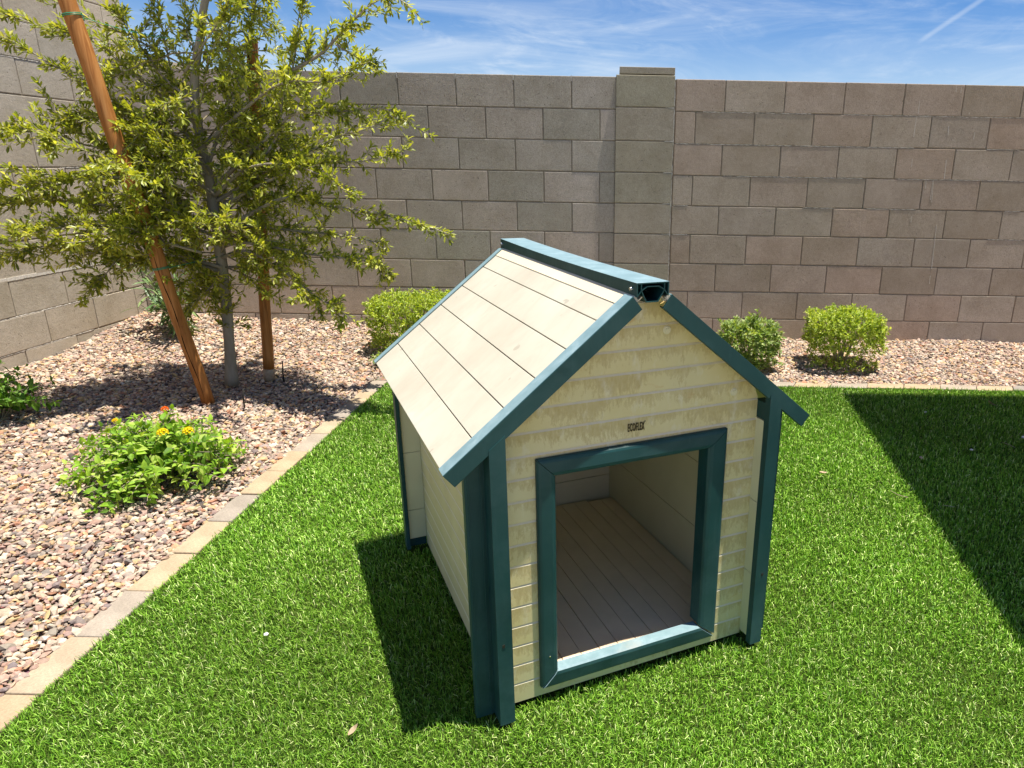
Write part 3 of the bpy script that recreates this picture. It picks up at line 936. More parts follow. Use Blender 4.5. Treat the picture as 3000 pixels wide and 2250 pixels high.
g = 0.0008
rail((OX0 + g, OZ1), (OX1 - g, OZ1), (IX0 + g, IZ1), (IX1 - g, IZ1))
rail((OX0, OZ0 + g), (OX0, OZ1 - g), (IX0, IZ0 + g), (IX0, IZ1 - g))
rail((OX1, OZ0 + g + 0.004), (OX1, OZ1 - g), (IX1, IZ0 + g + 0.004), (IX1, IZ1 - g))
rail((OX0 + 0.004, OZ0 - 0.002), (OX1 - 0.004, OZ0 - 0.002), (IX0 + g, IZ0), (IX1 - g, IZ0), shift=(0, -0.002, 0), worn=True)

# side walls
for sgn in (0, 1):
    if sgn == 0: tfs = lambda u, z, n: (-0.018 - n, u, z)
    else: tfs = lambda u, z, n: (0.688 + n, u, z)
    for a, b in zip(zj[:-1], zj[1:]):
        if a > 0.64: break
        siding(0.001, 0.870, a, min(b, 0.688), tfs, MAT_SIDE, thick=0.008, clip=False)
    x0, x1 = (-0.0095, -0.0015) if sgn == 0 else (0.6715, 0.6795)
    zz_ = [0.012, 0.2085, 0.4195, 0.646]
    for a, b in zip(zz_[:-1], zz_[1:]):
        link("inner_panel", box_mesh("inner_panel", x0, x1, -0.0315, 0.868, a + 0.0008, b - 0.0008, MAT_PANEL, 0.0007), H)
    # green cap and corner trim in front of the side wall
    mk = lambda x: mirror(x, sgn)

    def gb(name, xa, xb, ya, yb, za, zb, bev=0.0012, mat=MAT_GREEN):
        a, b = sorted((mk(xa), mk(xb)))
        return link(name, box_mesh(name, a, b, ya, yb, za, zb, mat, bev, 2), H)
    ztop = under(-0.02) - 0.004
    # one corner post: an L-shaped extrusion with a flute
    bm = bmesh.new()
    for xa, xb, ya, yb in ((-0.037, -0.0015, -0.052, -0.032), (-0.037, -0.031, -0.0318, -0.0045), (-0.081, -0.031, -0.0043, 0.0), (-0.0805, -0.0765, 0.0002, 0.016), (-0.0465, -0.043, -0.0062, -0.0046), (-0.074, -0.0715, -0.0058, -0.0046)):
        a, b = sorted((mk(xa), mk(xb)))
        vs4 = [(a, ya), (b, ya), (b, yb), (a, yb)]
        lo = [bm.verts.new((q[0], q[1], -0.005)) for q in vs4]
        hi = [bm.verts.new((q[0], q[1], (under(q[0]) if xa > -0.06 else under(q[0])) - 0.012)) for q in vs4]
        bm.faces.new(lo[::-1]); bm.faces.new(hi)
        for i in range(4): bm.faces.new((lo[i], lo[(i + 1) % 4], hi[(i + 1) % 4], hi[i]))
    bmesh.ops.recalc_face_normals(bm, faces=bm.faces[:])
    me = bpy.data.meshes.new("corner_post"); bm.to_mesh(me); bm.free(); me.materials.append(MAT_GREEN)
    link("corner_post", me, H)
    gb("post_head", -0.0305, -0.0018, -0.0315, 0.010, 0.6475, under(-0.03) - 0.014)
    # rear corner: cream end of the back panel, green edge
    a, b = sorted((mk(-0.0745), mk(-0.0184)))
    for za, zb in ((0.03, 0.135), (0.1365, 0.342), (0.3435, 0.632)):
        link("rear_panel_end", box_mesh("rear_panel_end", a, b, 0.860, 0.872, za, zb, MAT_PANEL, 0.0007), H)
    bm = bmesh.new()
    for xa, xb, ya, yb in ((-0.087, -0.075, 0.853, 0.893), (-0.075, -0.02, 0.8735, 0.893)):
        a, b = sorted((mk(xa), mk(xb))); box_bm(bm, a, b, ya, yb, -0.005, 0.64)
    me = bpy.data.meshes.new("corner_post"); bm.to_mesh(me); bm.free(); me.materials.append(MAT_GREEN)
    link("corner_post", me, H)
    gb("screw_hole", -0.0255, -0.0195, -0.0530, -0.0515, 0.208, 0.216, 0, MAT_DARK)

# rear gable wall, seen through the door
for za, zb in ((0.012, 0.135), (0.1365, 0.342), (0.3435, 0.632)):
    link("rear_panel", box_mesh("rear_panel", 0.0005, 0.670, 0.860, 0.872, za, zb, MAT_INNER, 0.0007), H)
link("rear_panel", prism("rear_panel", [(0.0, 0.634), (0.67, 0.634), (0.67, 0.70), (0.338, 0.962), (0.332, 0.962), (0.0, 0.70)], lambda u, v, d: (u, d, v), 0.860, 0.872, MAT_INNER), H)
tf_back = lambda u, z, n: (u, 0.882 + n, z)
for a, b in zip(zj[:-1], zj[1:]):
    if a > 0.93: break
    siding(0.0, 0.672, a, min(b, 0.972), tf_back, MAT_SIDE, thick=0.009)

# floor
for k in range(13):
    x0 = 0.0035 + 0.0517 * k; x1 = min(x0 + 0.0505, 0.6705)
    link("floor_board", box_mesh("floor_board", x0 - 0.0015, x1 - 0.0015, 0.0165, 0.850 if k < 11 else 0.835, 0.038, 0.050 + random.uniform(-.0006, .0006), MAT_FLOORB, 0.0012), H)
link("floor_joist", box_mesh("floor_joist", 0.0, 0.670, 0.0325, 0.07, 0.004, 0.0375, MAT_DARK), H)
link("floor_joist", box_mesh("floor_joist", 0.0, 0.670, 0.80, 0.83, 0.004, 0.0375, MAT_DARK), H)

# roof: six planks a side, channel shaped barge trims, ridge cap
TH = math.atan(0.800); cT, sT = math.cos(TH), math.sin(TH)
SL = 0.421 / cT                         # slope length to the ridge cap
Y0, Y1 = -0.050, 0.915


def slope_pt(m_, s, n, y):
    x = -0.132 + s * cT - n * sT; z = 0.649 + s * sT + n * cT
    return (mirror(x, m_), y, z)


def slope_box(name, m_, s0, s1, n0, n1, y0, y1, mat, bev=0.0):
    bm = bmesh.new()
    pts = [slope_pt(m_, s, n, y) for y in (y0, y1) for s, n in ((s0, n0), (s1, n0), (s1, n1), (s0, n1))]
    v = [bm.verts.new(q) for q in pts]
    for f in ((0, 1, 2, 3), (7, 6, 5, 4), (0, 4, 5, 1), (1, 5, 6, 2), (2, 6, 7, 3), (3, 7, 4, 0)): bm.faces.new([v[i] for i in f])
    bmesh.ops.recalc_face_normals(bm, faces=bm.faces[:])
    if bev: bmesh.ops.bevel(bm, geom=bm.edges[:], offset=bev, segments=2, affect="EDGES", profile=0.6)
    me = bpy.data.meshes.new(name); bm.to_mesh(me); bm.free(); me.materials.append(mat)
    return link(name, me, H)


for m_ in (0, 1):
    npl = 6; pw = (SL + 0.006) / npl
    for i in range(npl):
        o = slope_box("roof_plank", m_, i * pw + 0.0012, (i + 1) * pw - 0.0012, -0.0165, -0.0042, Y0 + 0.006, Y1 - 0.006, MAT_ROOF, 0.0012)
    slope_box("roof_lining", m_, 0.004, SL + 0.02, -0.0195, -0.0168, Y0 + 0.008, Y1 - 0.008, MAT_INNER)
    for (ya, yb, yf0, yf1) in ((Y0, Y0 + 0.042, Y0, Y0 + 0.0035), (Y1 - 0.030, Y1, Y1 - 0.0035, Y1)):
        # barge trim: face plate, chalky top flange with sunlight painted in, bottom lip
        bt = slope_box("barge_trim", m_, 0.0, SL - 0.002, -0.0360, -0.0002, yf0, yf1, MAT_GREEN, 0.0008)
        tp = slope_box("top_flange", m_, 0.0, SL - 0.002, -0.0028, 0.0002, min(ya, yb) + (0.0037 if ya == Y0 else 0), max(ya, yb) - (0 if ya == Y0 else 0.0037), MAT_CHALK_LIT, 0.0006)
        tp.parent = bt
        lp = slope_box("bottom_lip", m_, 0.0, SL - 0.002, -0.0360, -0.0335, min(ya, yb) + (0.0037 if ya == Y0 else 0.012), max(ya, yb) - (0.028 if ya == Y0 else 0.0037), MAT_GREEN)
        lp.parent = bt
        ec = slope_box("end_plate", m_, 0.0, 0.0028, -0.0333, -0.0030, min(ya, yb) + (0.0037 if ya == Y0 else 0.004), max(ya, yb) - (0.008 if ya == Y0 else 0.0037), MAT_CHALK_LIT)
        ec.parent = bt

# ridge cap: hollow extrusion
cx, zt = 0.334, 1.012
walls = [((-.039, 1.012), (.039, 1.012), .0026), ((-.0378, 1.0105), (-.0378, .9835), .0024), ((.0378, 1.0105), (.0378, .9835), .0024),
         ((-.028, 1.0105), (-.028, .998), .0016), ((.028, 1.0105), (.028, .998), .0016),
         ((-.037, .984), (-.028, .9965), .0016), ((-.028, .9965), (-.014, 1.0045), .0016), ((-.014, 1.0045), (.014, 1.0045), .0016), ((.014, 1.0045), (.028, .9965), .0016), ((.028, .9965), (.037, .984), .0016),
         ((-.028, .9965), (-.015, .9715), .002), ((-.015, .9715), (.013, .9715), .002), ((.013, .9715), (.028, .9965), .002)]
bm = bmesh.new()
NSEG = 10
for i, ((xa, za), (xb, zb), th) in enumerate(walls):
    d = Vector((xb - xa, zb - za)); d.normalize(); nrm = Vector((-d.y, d.x)) * th / 2
    e = d * 0.0006
    rings = []
    inner = i >= 3
    for k in range(NSEG + 1):
        y = (Y0 - 0.001) + (Y1 + 0.004 - Y0) * k / NSEG
        sag = -0.0045 * math.sin(math.pi * k / NSEG)
        rings.append([bm.verts.new((cx + q[0], y, q[1] + sag)) for q in ((xa - e.x + nrm.x, za - e.y + nrm.y), (xb + e.x + nrm.x, zb + e.y + nrm.y), (xb + e.x - nrm.x, zb + e.y - nrm.y), (xa - e.x - nrm.x, za - e.y - nrm.y))])
    bm.faces.new(rings[0]); bm.faces.new(rings[-1][::-1])
    for a, b in zip(rings[:-1], rings[1:]):
        for j in range(4): bm.faces.new((a[j], b[j], b[(j + 1) % 4], a[(j + 1) % 4]))
bmesh.ops.recalc_face_normals(bm, faces=bm.faces[:])
me = bpy.data.meshes.new("ridge_cap"); bm.to_mesh(me); bm.free(); me.materials.append(MAT_GREEN); me.materials.append(MAT_CHALK_LIT)
for p_ in me.polygons:
    if p_.normal.z > 0.9 and p_.center.z > 1.0065 and abs(p_.center.x - cx) < 0.006 and p_.area > 0.002: p_.material_index = 1
link("ridge_cap", me, H)
# light strip under the cap on the left
slope_box("flashing_strip", 0, SL - 0.030, SL - 0.004, -0.0038, -0.0024, Y0 + 0.046, Y1 - 0.034, MAT_INNER)


def cyl(name, c, r, h, axis, mat, seg=16):
    bm = bmesh.new()
    bmesh.ops.create_cone(bm, cap_ends=True, segments=seg, radius1=r, radius2=r * 0.8, depth=h)
    M_ = {"x": Matrix.Rotation(rad(90), 4, "Y"), "-x": Matrix.Rotation(rad(-90), 4, "Y"), "-y": Matrix.Rotation(rad(90), 4, "X")}[axis]
    bmesh.ops.transform(bm, matrix=Matrix.Translation(c) @ M_, verts=bm.verts[:])
    me = bpy.data.meshes.new(name); bm.to_mesh(me); bm.free(); me.materials.append(mat)
    return link(name, me, H)


for y in (Y0 + 0.022, Y1 - 0.012):
    cyl("screw", (cx - 0.0415, y, 0.998), 0.0048, 0.006, "-x", MAT_STEEL)
    cyl("screw", (cx + 0.0415, y, 0.998), 0.0048, 0.006, "x", MAT_STEEL)
# brass clip hanging at the right end of the cap
V, T, _ = joinVT([tube_np([(0.362, -0.045, 0.983), (0.366, -0.047, 0.978), (0.359, -0.048, 0.974), (0.363, -0.048, 0.970), (0.355, -0.047, 0.966), (0.357, -0.045, 0.962)], [0.0028] * 6, 8)])
link("clip", mesh_np("clip", V, T, MAT_BRASS, True), H)
# plug buttons in the gable
for (x, z) in ((0.401, 0.894), (0.597, 0.722)):
    b_ = cyl("plug", (x, -0.0012, z), 0.0105, 0.0026, "-y", MAT_PANEL, 24)
    r2 = cyl("plug_rim", (x, -0.0032, z), 0.0055, 0.0016, "-y", MAT_PANEL, 20); r2.parent = b_
cyl("screw", (0.101, -0.0162, 0.118), 0.0022, 0.0012, "-y", MAT_STEEL)

# raised maker's lettering
fc = bpy.data.curves.new("lettering", "FONT")
fc.body = "ECOFLEX"; fc.size = 0.0275; fc.extrude = 0.0012; fc.offset = 0.0003; fc.align_x = "LEFT"; fc.space_character = 1.16; fc.resolution_u = 3
fc.materials.append(MAT_LETTER)
tmpo = bpy.data.objects.new("lettering_curve", fc)
lme = bpy.data.meshes.new_from_object(tmpo)
bpy.data.objects.remove(tmpo)
lme.materials.clear(); lme.materials.append(MAT_LETTER)
xs_ = [v.co.x for v in lme.vertices]; LSX = 0.043 / (max(xs_) - min(xs_))
lo = bpy.data.objects.new("lettering", lme); COL.objects.link(lo); lo.parent = H
lo.location = (0.305, -0.0018, 0.6615); lo.rotation_euler = (rad(90), 0, 0); lo.scale = (LSX, 1, 1)
cyl("trademark_dot", (0.3505, -0.0014, 0.6815), 0.0013, 0.0018, "-y", MAT_LETTER, 12)

# ================================================================== PLANTS


def leaf_batch(P, D, N, L, W, col, fold=0.25, curl=0.15, shape="obl"):
    """n leaves: base P, direction D, normal N, lengths L, widths W -> V,T,C. 8 verts, 8 triangles each"""
    n = len(P)
    D = D / (np.linalg.norm(D, axis=1)[:, None] + 1e-9)
    S_ = np.cross(D, N); S_ /= np.linalg.norm(S_, axis=1)[:, None] + 1e-9
    N = np.cross(S_, D)
    L = L[:, None]; W = W[:, None] / 2
    if shape == "obl": prof = [(0.0, 0.10), (0.35, 0.85), (0.70, 0.95), (1.0, 0.0)]
    elif shape == "ovate": prof = [(0.0, 0.12), (0.28, 1.0), (0.66, 0.72), (1.0, 0.0)]
    else: prof = [(0.0, 0.15), (0.30, 0.9), (0.65, 0.75), (1.0, 0.0)]
    rows = []
    for t, w in prof:
        c = P + D * L * t - N * (curl * L * t * t)
        if w > 0:
            up_ = N * (W * w * fold)
            rows += [c - S_ * W * w + up_, c, c + S_ * W * w + up_]
        else: rows += [c]
    V = np.stack(rows, 1)                       # n, 10, 3
    tri = np.array([(0, 1, 4), (0, 4, 3), (1, 2, 5), (1, 5, 4), (3, 4, 7), (3, 7, 6), (4, 5, 8), (4, 8, 7), (6, 7, 9), (7, 8, 9)])
    T = (tri[None] + (np.arange(n) * 10)[:, None, None]).reshape(-1, 3)
    return V.reshape(-1, 3), T, np.repeat(col, 10, 0)


def unit(v): return v / (np.linalg.norm(v, axis=-1, keepdims=True) + 1e-9)


def leaves_along(path, spacing, L, W, cols, probs, tuft=1, ang=0.75, upbias=0.35, jitter=0.3, tipgrow=True, shape="obl", fold=0.25, start=0.0):
    """alternate leaves along a twig"""
    P = np.array(path, float)
    seg = np.linalg.norm(np.diff(P, axis=0), axis=1); cum = np.concatenate([[0], np.cumsum(seg)]); tot = cum[-1]
    if tot < 1e-4: return None
    s = np.arange(tot * start + spacing * 0.3, tot, spacing); s = np.repeat(s, tuft)
    s = np.concatenate([s + rng.normal(0, spacing * 0.3, len(s)), np.full(4, tot)]); s = np.clip(s, 0, tot)
    pos = np.stack([np.interp(s, cum, P[:, i]) for i in range(3)], 1)
    i = np.clip(np.searchsorted(cum, s) - 1, 0, len(seg) - 1)
    T = unit(np.diff(P, axis=0))[i]
    n = len(s)
    a = np.arange(n) * 2.399 + rng.uniform(0, 6.28) + rng.normal(0, jitter, n)
    ref = unit(np.cross(T, np.array([0.13, 0.21, 0.97]))); ref2 = np.cross(T, ref)
    rad_ = ref * np.cos(a)[:, None] + ref2 * np.sin(a)[:, None]
    an = np.clip(rng.normal(ang, 0.22, n), 0.15, 1.4)
    D = T * np.cos(an)[:, None] + rad_ * np.sin(an)[:, None]
    D[:, 2] += upbias * rng.uniform(0, 1, n)
    D = unit(D)
    N = unit(np.cross(np.cross(D, np.array([0, 0, 1.0]) + rng.normal(0, 0.45, (n, 3))), D))
    N *= np.where(N[:, 2:3] < 0, -1, 1)
    Ls = rng.uniform(L[0], L[1], n); Ws = Ls * rng.uniform(W[0], W[1], n)
    c = np.array(cols)[rng.choice(len(cols), n, p=probs)] * rng.uniform(0.82, 1.18, (n, 1))
    return leaf_batch(pos, D, N, Ls, Ws, c, fold=fold, curl=rng.uniform(0.0, 0.3, (n, 1)), shape=shape)


# ------------------------------------------------------------------ staked young live oak
TRUNK = [(-2.199, 3.83, 0.056), (-2.17, 3.827, 0.381), (-2.152, 3.824, 0.588), (-2.144, 3.821, 0.859), (-2.142, 3.818, 1.168), (-2.152, 3.815, 1.333), (-2.154, 3.812, 1.476), (-2.126, 3.809, 1.663), (-2.071, 3.806, 1.819), (-2.035, 3.803, 1.938), (-2.007, 3.8, 2.063), (-2.03, 3.8, 2.5), (-2.0, 3.82, 2.95)]
LIMBS = [
  [(-2.144, 3.82, 1.168), (-2.195, 3.8, 1.332), (-2.219, 3.78, 1.469), (-2.214, 3.76, 1.668), (-2.204, 3.74, 1.746), (-2.203, 3.72, 1.882), (-2.195, 3.7, 2.011)],
  [(-2.133, 3.82, 1.235), (-2.023, 3.842, 1.481), (-1.941, 3.863, 1.642), (-1.91, 3.885, 1.734), (-1.873, 3.907, 1.862), (-1.823, 3.928, 2.005), (-1.792, 3.95, 2.099)],
  [(-2.116, 3.8, 0.966), (-1.941, 3.794, 1.172), (-1.795, 3.787, 1.322), (-1.743, 3.781, 1.413), (-1.695, 3.775, 1.574), (-1.644, 3.769, 1.666), (-1.598, 3.763, 1.799), (-1.545, 3.756, 1.958), (-1.519, 3.75, 2.06)],
  [(-1.644, 3.77, 1.666), (-1.492, 3.749, 1.735), (-1.386, 3.728, 1.808), (-1.282, 3.706, 1.886), (-1.19, 3.685, 1.94), (-1.113, 3.664, 1.965), (-1.061, 3.643, 1.958), (-0.993, 3.621, 1.911), (-0.934, 3.6, 1.848)],
  [(-1.378, 3.7, 1.782), (-1.304, 3.683, 1.737), (-1.252, 3.667, 1.719), (-1.189, 3.65, 1.696)],
  [(-2.113, 3.82, 1.131), (-1.767, 3.789, 1.394), (-1.65, 3.757, 1.47), (-1.495, 3.726, 1.481), (-1.322, 3.694, 1.491), (-1.182, 3.663, 1.5), (-1.079, 3.631, 1.445), (-0.947, 3.6, 1.382)],
  [(-2.126, 3.82, 1.049), (-1.791, 3.842, 1.237), (-1.635, 3.863, 1.3), (-1.476, 3.885, 1.383), (-1.365, 3.907, 1.415), (-1.274, 3.928, 1.448), (-1.164, 3.95, 1.441)],
  [(-2.086, 3.8, 1.03), (-1.806, 3.74, 1.158), (-1.512, 3.68, 1.252), (-1.339, 3.62, 1.255), (-1.138, 3.56, 1.286), (-1.015, 3.5, 1.323)],
  [(-2.11, 3.8, 1.081), (-1.891, 3.72, 1.216), (-1.647, 3.64, 1.24), (-1.469, 3.56, 1.196), (-1.347, 3.48, 1.135), (-1.235, 3.4, 1.103)],
  [(-2.143, 3.8, 0.873), (-1.936, 3.742, 0.985), (-1.687, 3.683, 1.083), (-1.462, 3.625, 1.05), (-1.203, 3.567, 1.02), (-1.028, 3.508, 0.988), (-0.83, 3.45, 0.934)],
  [(-2.144, 3.82, 0.871), (-2.0, 3.85, 0.924), (-1.69, 3.88, 0.895), (-1.484, 3.91, 0.874), (-1.353, 3.94, 0.841), (-1.351, 3.97, 0.726), (-1.383, 4.0, 0.607)],
  [(-2.119, 3.8, 0.82), (-1.947, 3.725, 0.852), (-1.602, 3.65, 0.815), (-1.326, 3.575, 0.809), (-1.21, 3.5, 0.8)],
  [(-2.127, 3.8, 0.767), (-1.95, 3.72, 0.811), (-1.763, 3.64, 0.741), (-1.566, 3.56, 0.623), (-1.456, 3.48, 0.588), (-1.302, 3.4, 0.52)],
  [(-2.142, 3.85, 0.706), (-1.841, 3.8, 0.718), (-1.668, 3.75, 0.62), (-1.587, 3.7, 0.478)],
  [(-2.122, 3.8, 1.33), (-1.804, 3.74, 1.541), (-1.618, 3.68, 1.612), (-1.447, 3.62, 1.609), (-1.276, 3.56, 1.653), (-1.168, 3.5, 1.686)],
  [(-2.126, 3.8, 0.978), (-2.218, 3.7, 1.033), (-2.342, 3.6, 1.133), (-2.405, 3.5, 1.171), (-2.537, 3.4, 1.162), (-2.65, 3.3, 1.144), (-2.761, 3.2, 1.128)],
  [(-2.132, 3.8, 0.873), (-2.284, 3.7, 0.951), (-2.364, 3.6, 1.016), (-2.491, 3.5, 1.039), (-2.702, 3.4, 1.059), (-2.87, 3.3, 1.034)],
  [(-2.136, 3.8, 0.713), (-2.301, 3.683, 0.799), (-2.32, 3.567, 0.921), (-2.413, 3.45, 0.968), (-2.484, 3.333, 0.966), (-2.585, 3.217, 0.947), (-2.677, 3.1, 0.921)],
  [(-2.151, 3.82, 0.688), (-2.282, 3.726, 0.752), (-2.429, 3.632, 0.782), (-2.616, 3.538, 0.81), (-2.786, 3.444, 0.847), (-2.95, 3.35, 0.816)],
  [(-2.146, 3.8, 1.181), (-2.293, 3.733, 1.306), (-2.464, 3.667, 1.442), (-2.559, 3.6, 1.597), (-2.636, 3.533, 1.666), (-2.698, 3.467, 1.723), (-2.75, 3.4, 1.761)],
  [(-2.11, 3.8, 1.081), (-2.28, 3.69, 1.229), (-2.587, 3.58, 1.316), (-2.637, 3.47, 1.366), (-2.691, 3.36, 1.361), (-2.721, 3.25, 1.38)],
  [(-2.251, 3.6, 0.799), (-2.476, 3.55, 0.791), (-2.538, 3.5, 0.716), (-2.564, 3.45, 0.663), (-2.601, 3.4, 0.601)],
  [(-2.158, 3.8, 1.426), (-2.342, 3.74, 1.606), (-2.512, 3.68, 1.774), (-2.651, 3.62, 1.806), (-2.772, 3.56, 1.844), (-2.824, 3.5, 1.873)],
  [(-2.114, 3.75, 1.518), (-2.227, 3.72, 1.624), (-2.285, 3.69, 1.736), (-2.326, 3.66, 1.817), (-2.343, 3.63, 1.914), (-2.346, 3.6, 1.982)],
  [(-2.138, 3.8, 1.231), (-2.233, 3.74, 1.374), (-2.38, 3.68, 1.463), (-2.509, 3.62, 1.447), (-2.582, 3.56, 1.407), (-2.691, 3.5, 1.437)],
  [(-2.096, 3.75, 0.93), (-2.146, 3.562, 0.984), (-2.283, 3.375, 0.929), (-2.345, 3.188, 0.909), (-2.337, 3.0, 0.92)],
  [(-2.139, 3.83, 0.654), (-2.221, 3.803, 0.601), (-2.259, 3.777, 0.55), (-2.281, 3.75, 0.587)],
  [(-2.112, 3.7, 1.651), (-1.956, 3.633, 1.776), (-1.829, 3.567, 1.869), (-1.744, 3.5, 1.955)],
  [(-1.741, 3.8, 1.472), (-1.679, 3.833, 1.673), (-1.63, 3.867, 1.862), (-1.595, 3.9, 2.021)],
  [(-2.106, 3.65, 0.943), (-2.227, 3.467, 1.05), (-2.209, 3.283, 1.096), (-2.212, 3.1, 1.117)],
  [(-2.145, 3.65, 0.808), (-2.267, 3.483, 0.89), (-2.257, 3.317, 0.959), (-2.288, 3.15, 0.994)],
  [(-2.117, 3.6, 1.109), (-2.182, 3.433, 1.174), (-2.206, 3.267, 1.205), (-2.253, 3.1, 1.192)],
]
tree = empty("oak_tree", (-2.2, 3.83, 0.05))
tag(tree, "young leafy tree with grey trunk tied between two wooden stakes", "tree")
TO = np.array([-2.2, 3.83, 0.05])
Pt = resample(TRUNK, 0.06)
tt = np.linspace(0, 1, len(Pt))
rr = np.interp(tt, [0, 0.03, 0.08, 0.3, 0.5, 0.7, 1.0], [0.038, 0.031, 0.0275, 0.025, 0.021, 0.014, 0.004])
rr = rr * (1 + 0.05 * np.sin(tt * 60)) 
V, T = tube_np(Pt - TO, rr, 14)
link("trunk", mesh_np("trunk", V, T, MAT_BARK, True), tree)
OAKC = [(0.23, 0.275, 0.035), (0.30, 0.34, 0.045), (0.38, 0.41, 0.065), (0.46, 0.475, 0.10), (0.13, 0.17, 0.028), (0.50, 0.49, 0.14)]
OAKP = [0.26, 0.26, 0.2, 0.1, 0.14, 0.04]
leafparts, twigparts = [], []


def add_leaves(path, dens=1.0, **kw):
    a = dict(spacing=0.0068 / dens, L=(0.019, 0.043), W=(0.26, 0.37), cols=OAKC, probs=OAKP, ang=0.75, upbias=0.45)
    a.update(kw)
    r = leaves_along(path, **a)
    if r is not None: leafparts.append(r)


def wander(p0, d, length, n=6, bend=0.25, droop=0.0):
    pts = [np.array(p0, float)]; d = unit(np.array(d, float))
    for _ in range(n):
        d = unit(d + rng.normal(0, bend / n ** 0.5, 3) + np.array([0, 0, -droop]))
        pts.append(pts[-1] + d * length / n)
    return np.array(pts)


def twig_from(path, t, d, length, r0=0.0022, lvl=1, dens=1.0):
    i = min(int(t * (len(path) - 1)), len(path) - 2)
    p = path[i]
    w = wander(p, d, length, 6, 0.45, 0.02)
    twigparts.append(tube_np(w, np.linspace(r0, 0.0009, len(w)), 5, False))
    add_leaves(w, dens)
    if lvl > 0:
        for k in range(rng.integers(1, 4)):
            tt_ = rng.uniform(0.2, 0.85)
            dd_ = unit(unit(w[-1] - w[0]) + rng.normal(0, 0.6, 3))
            twig_from(w, tt_, dd_, length * rng.uniform(0.35, 0.6), r0 * 0.7, lvl - 1, dens)


for li, L_ in enumerate(LIMBS):
    P_ = resample(L_, 0.03)
    P_ = P_ + np.cumsum(rng.normal(0, 0.0012, P_.shape), axis=0) * np.linspace(0, 1, len(P_))[:, None]
    length = np.linalg.norm(np.diff(P_, axis=0), axis=1).sum()
    leftlimb = P_[-1][0] < -2.4 and P_[-1][2] < 1.5
    r0 = 0.005 + 0.0055 * min(length, 1.6)
    rr = r0 * (1 - 0.85 * np.linspace(0, 1, len(P_)) ** 0.8)
    V, T = tube_np(P_ - TO, np.maximum(rr, 0.0012), 8)
    link("branch", mesh_np("branch", V, T, MAT_BARK, True), tree)
    upright = abs(P_[-1][2] - P_[0][2]) > 0.75 * length
    add_leaves(P_[int(len(P_) * (0.25 if not upright else 0.4)):], 0.9)
    ntw = int(length * ((31 if not leftlimb else 46) if not upright else 20))
    for k in range(ntw):
        t = rng.uniform(0.12, 0.97)
        i = min(int(t * (len(P_) - 1)), len(P_) - 2)
        tang = unit(P_[i + 1] - P_[i])
        side = rng.normal(0, 1, 3); side[2] = side[2] * 0.6 + 0.15
        side = unit(side - tang * np.dot(side, tang))
        d = unit(tang * 0.8 + side * rng.uniform(0.4, 1.0))
        ln = rng.uniform(0.05, 0.17) * (1.25 - (0.75 if not leftlimb else 0.3) * t) * (1.0 if not upright else 0.95)
        twig_from(P_, t, d, ln, 0.002, 1 if rng.random() < 0.45 else 0)
# inner crown: shoots from the trunk in every direction
for k in range(150):
    z = rng.uniform(0.62, 2.7)
    if z > 1.62 and rng.random() < 0.62: continue
    i = int(np.argmin(abs(Pt[:, 2] - z)))
    a = rng.uniform(0, 2 * np.pi)
    rmax = np.interp(z, [0.6, 0.95, 1.5, 2.0, 2.7], [0.30, 0.75, 0.72, 0.62, 0.35])
    el = rng.normal(0.30, 0.30)
    d = np.array([math.cos(a) * math.cos(el), math.sin(a) * math.cos(el) * 0.9, math.sin(el)])
    ln = rmax * rng.uniform(0.45, 1.0)
    w = wander(Pt[i], d, ln, 9, 0.5, 0.03)
    twigparts.append(tube_np(w, np.linspace(0.005, 0.0012, len(w)), 5, False))
    add_leaves(w[3:], 0.9)
    for q in range(int(4 + ln * 15)):
        t = rng.uniform(0.3, 0.98)
        dd_ = unit(unit(w[-1] - w[0]) * 0.7 + rng.normal(0, 0.7, 3))
        twig_from(w, t, dd_, rng.uniform(0.06, 0.16), 0.0018, 0)
# shoots low on the trunk
for k in range(26):
    z = rng.uniform(0.36, 0.62); i = int(np.argmin(abs(Pt[:, 2] - z)))
    a = rng.uniform(0, 2 * np.pi)
    w = wander(Pt[i], (math.cos(a) * 0.7, math.sin(a) * 0.7, 0.5), rng.uniform(0.05, 0.13), 5, 0.4)
    twigparts.append(tube_np(w, np.linspace(0.0016, 0.0008, len(w)), 5, False)); add_leaves(w, 1.3)
V, T, C = joinVT(leafparts)
V[:, 0] = np.maximum(V[:, 0], -3.47)
print("oak leaves", len(V) // 10)
tag(link("foliage", mesh_np("foliage", V - TO, T, MAT_LEAF, color=C), tree), kind="stuff")
V, T, _ = joinVT(twigparts)
tag(link("twigs", mesh_np("twigs", V - TO, T, MAT_TWIG, True), tree), kind="stuff")

# ------------------------------------------------------------------ stakes and ties


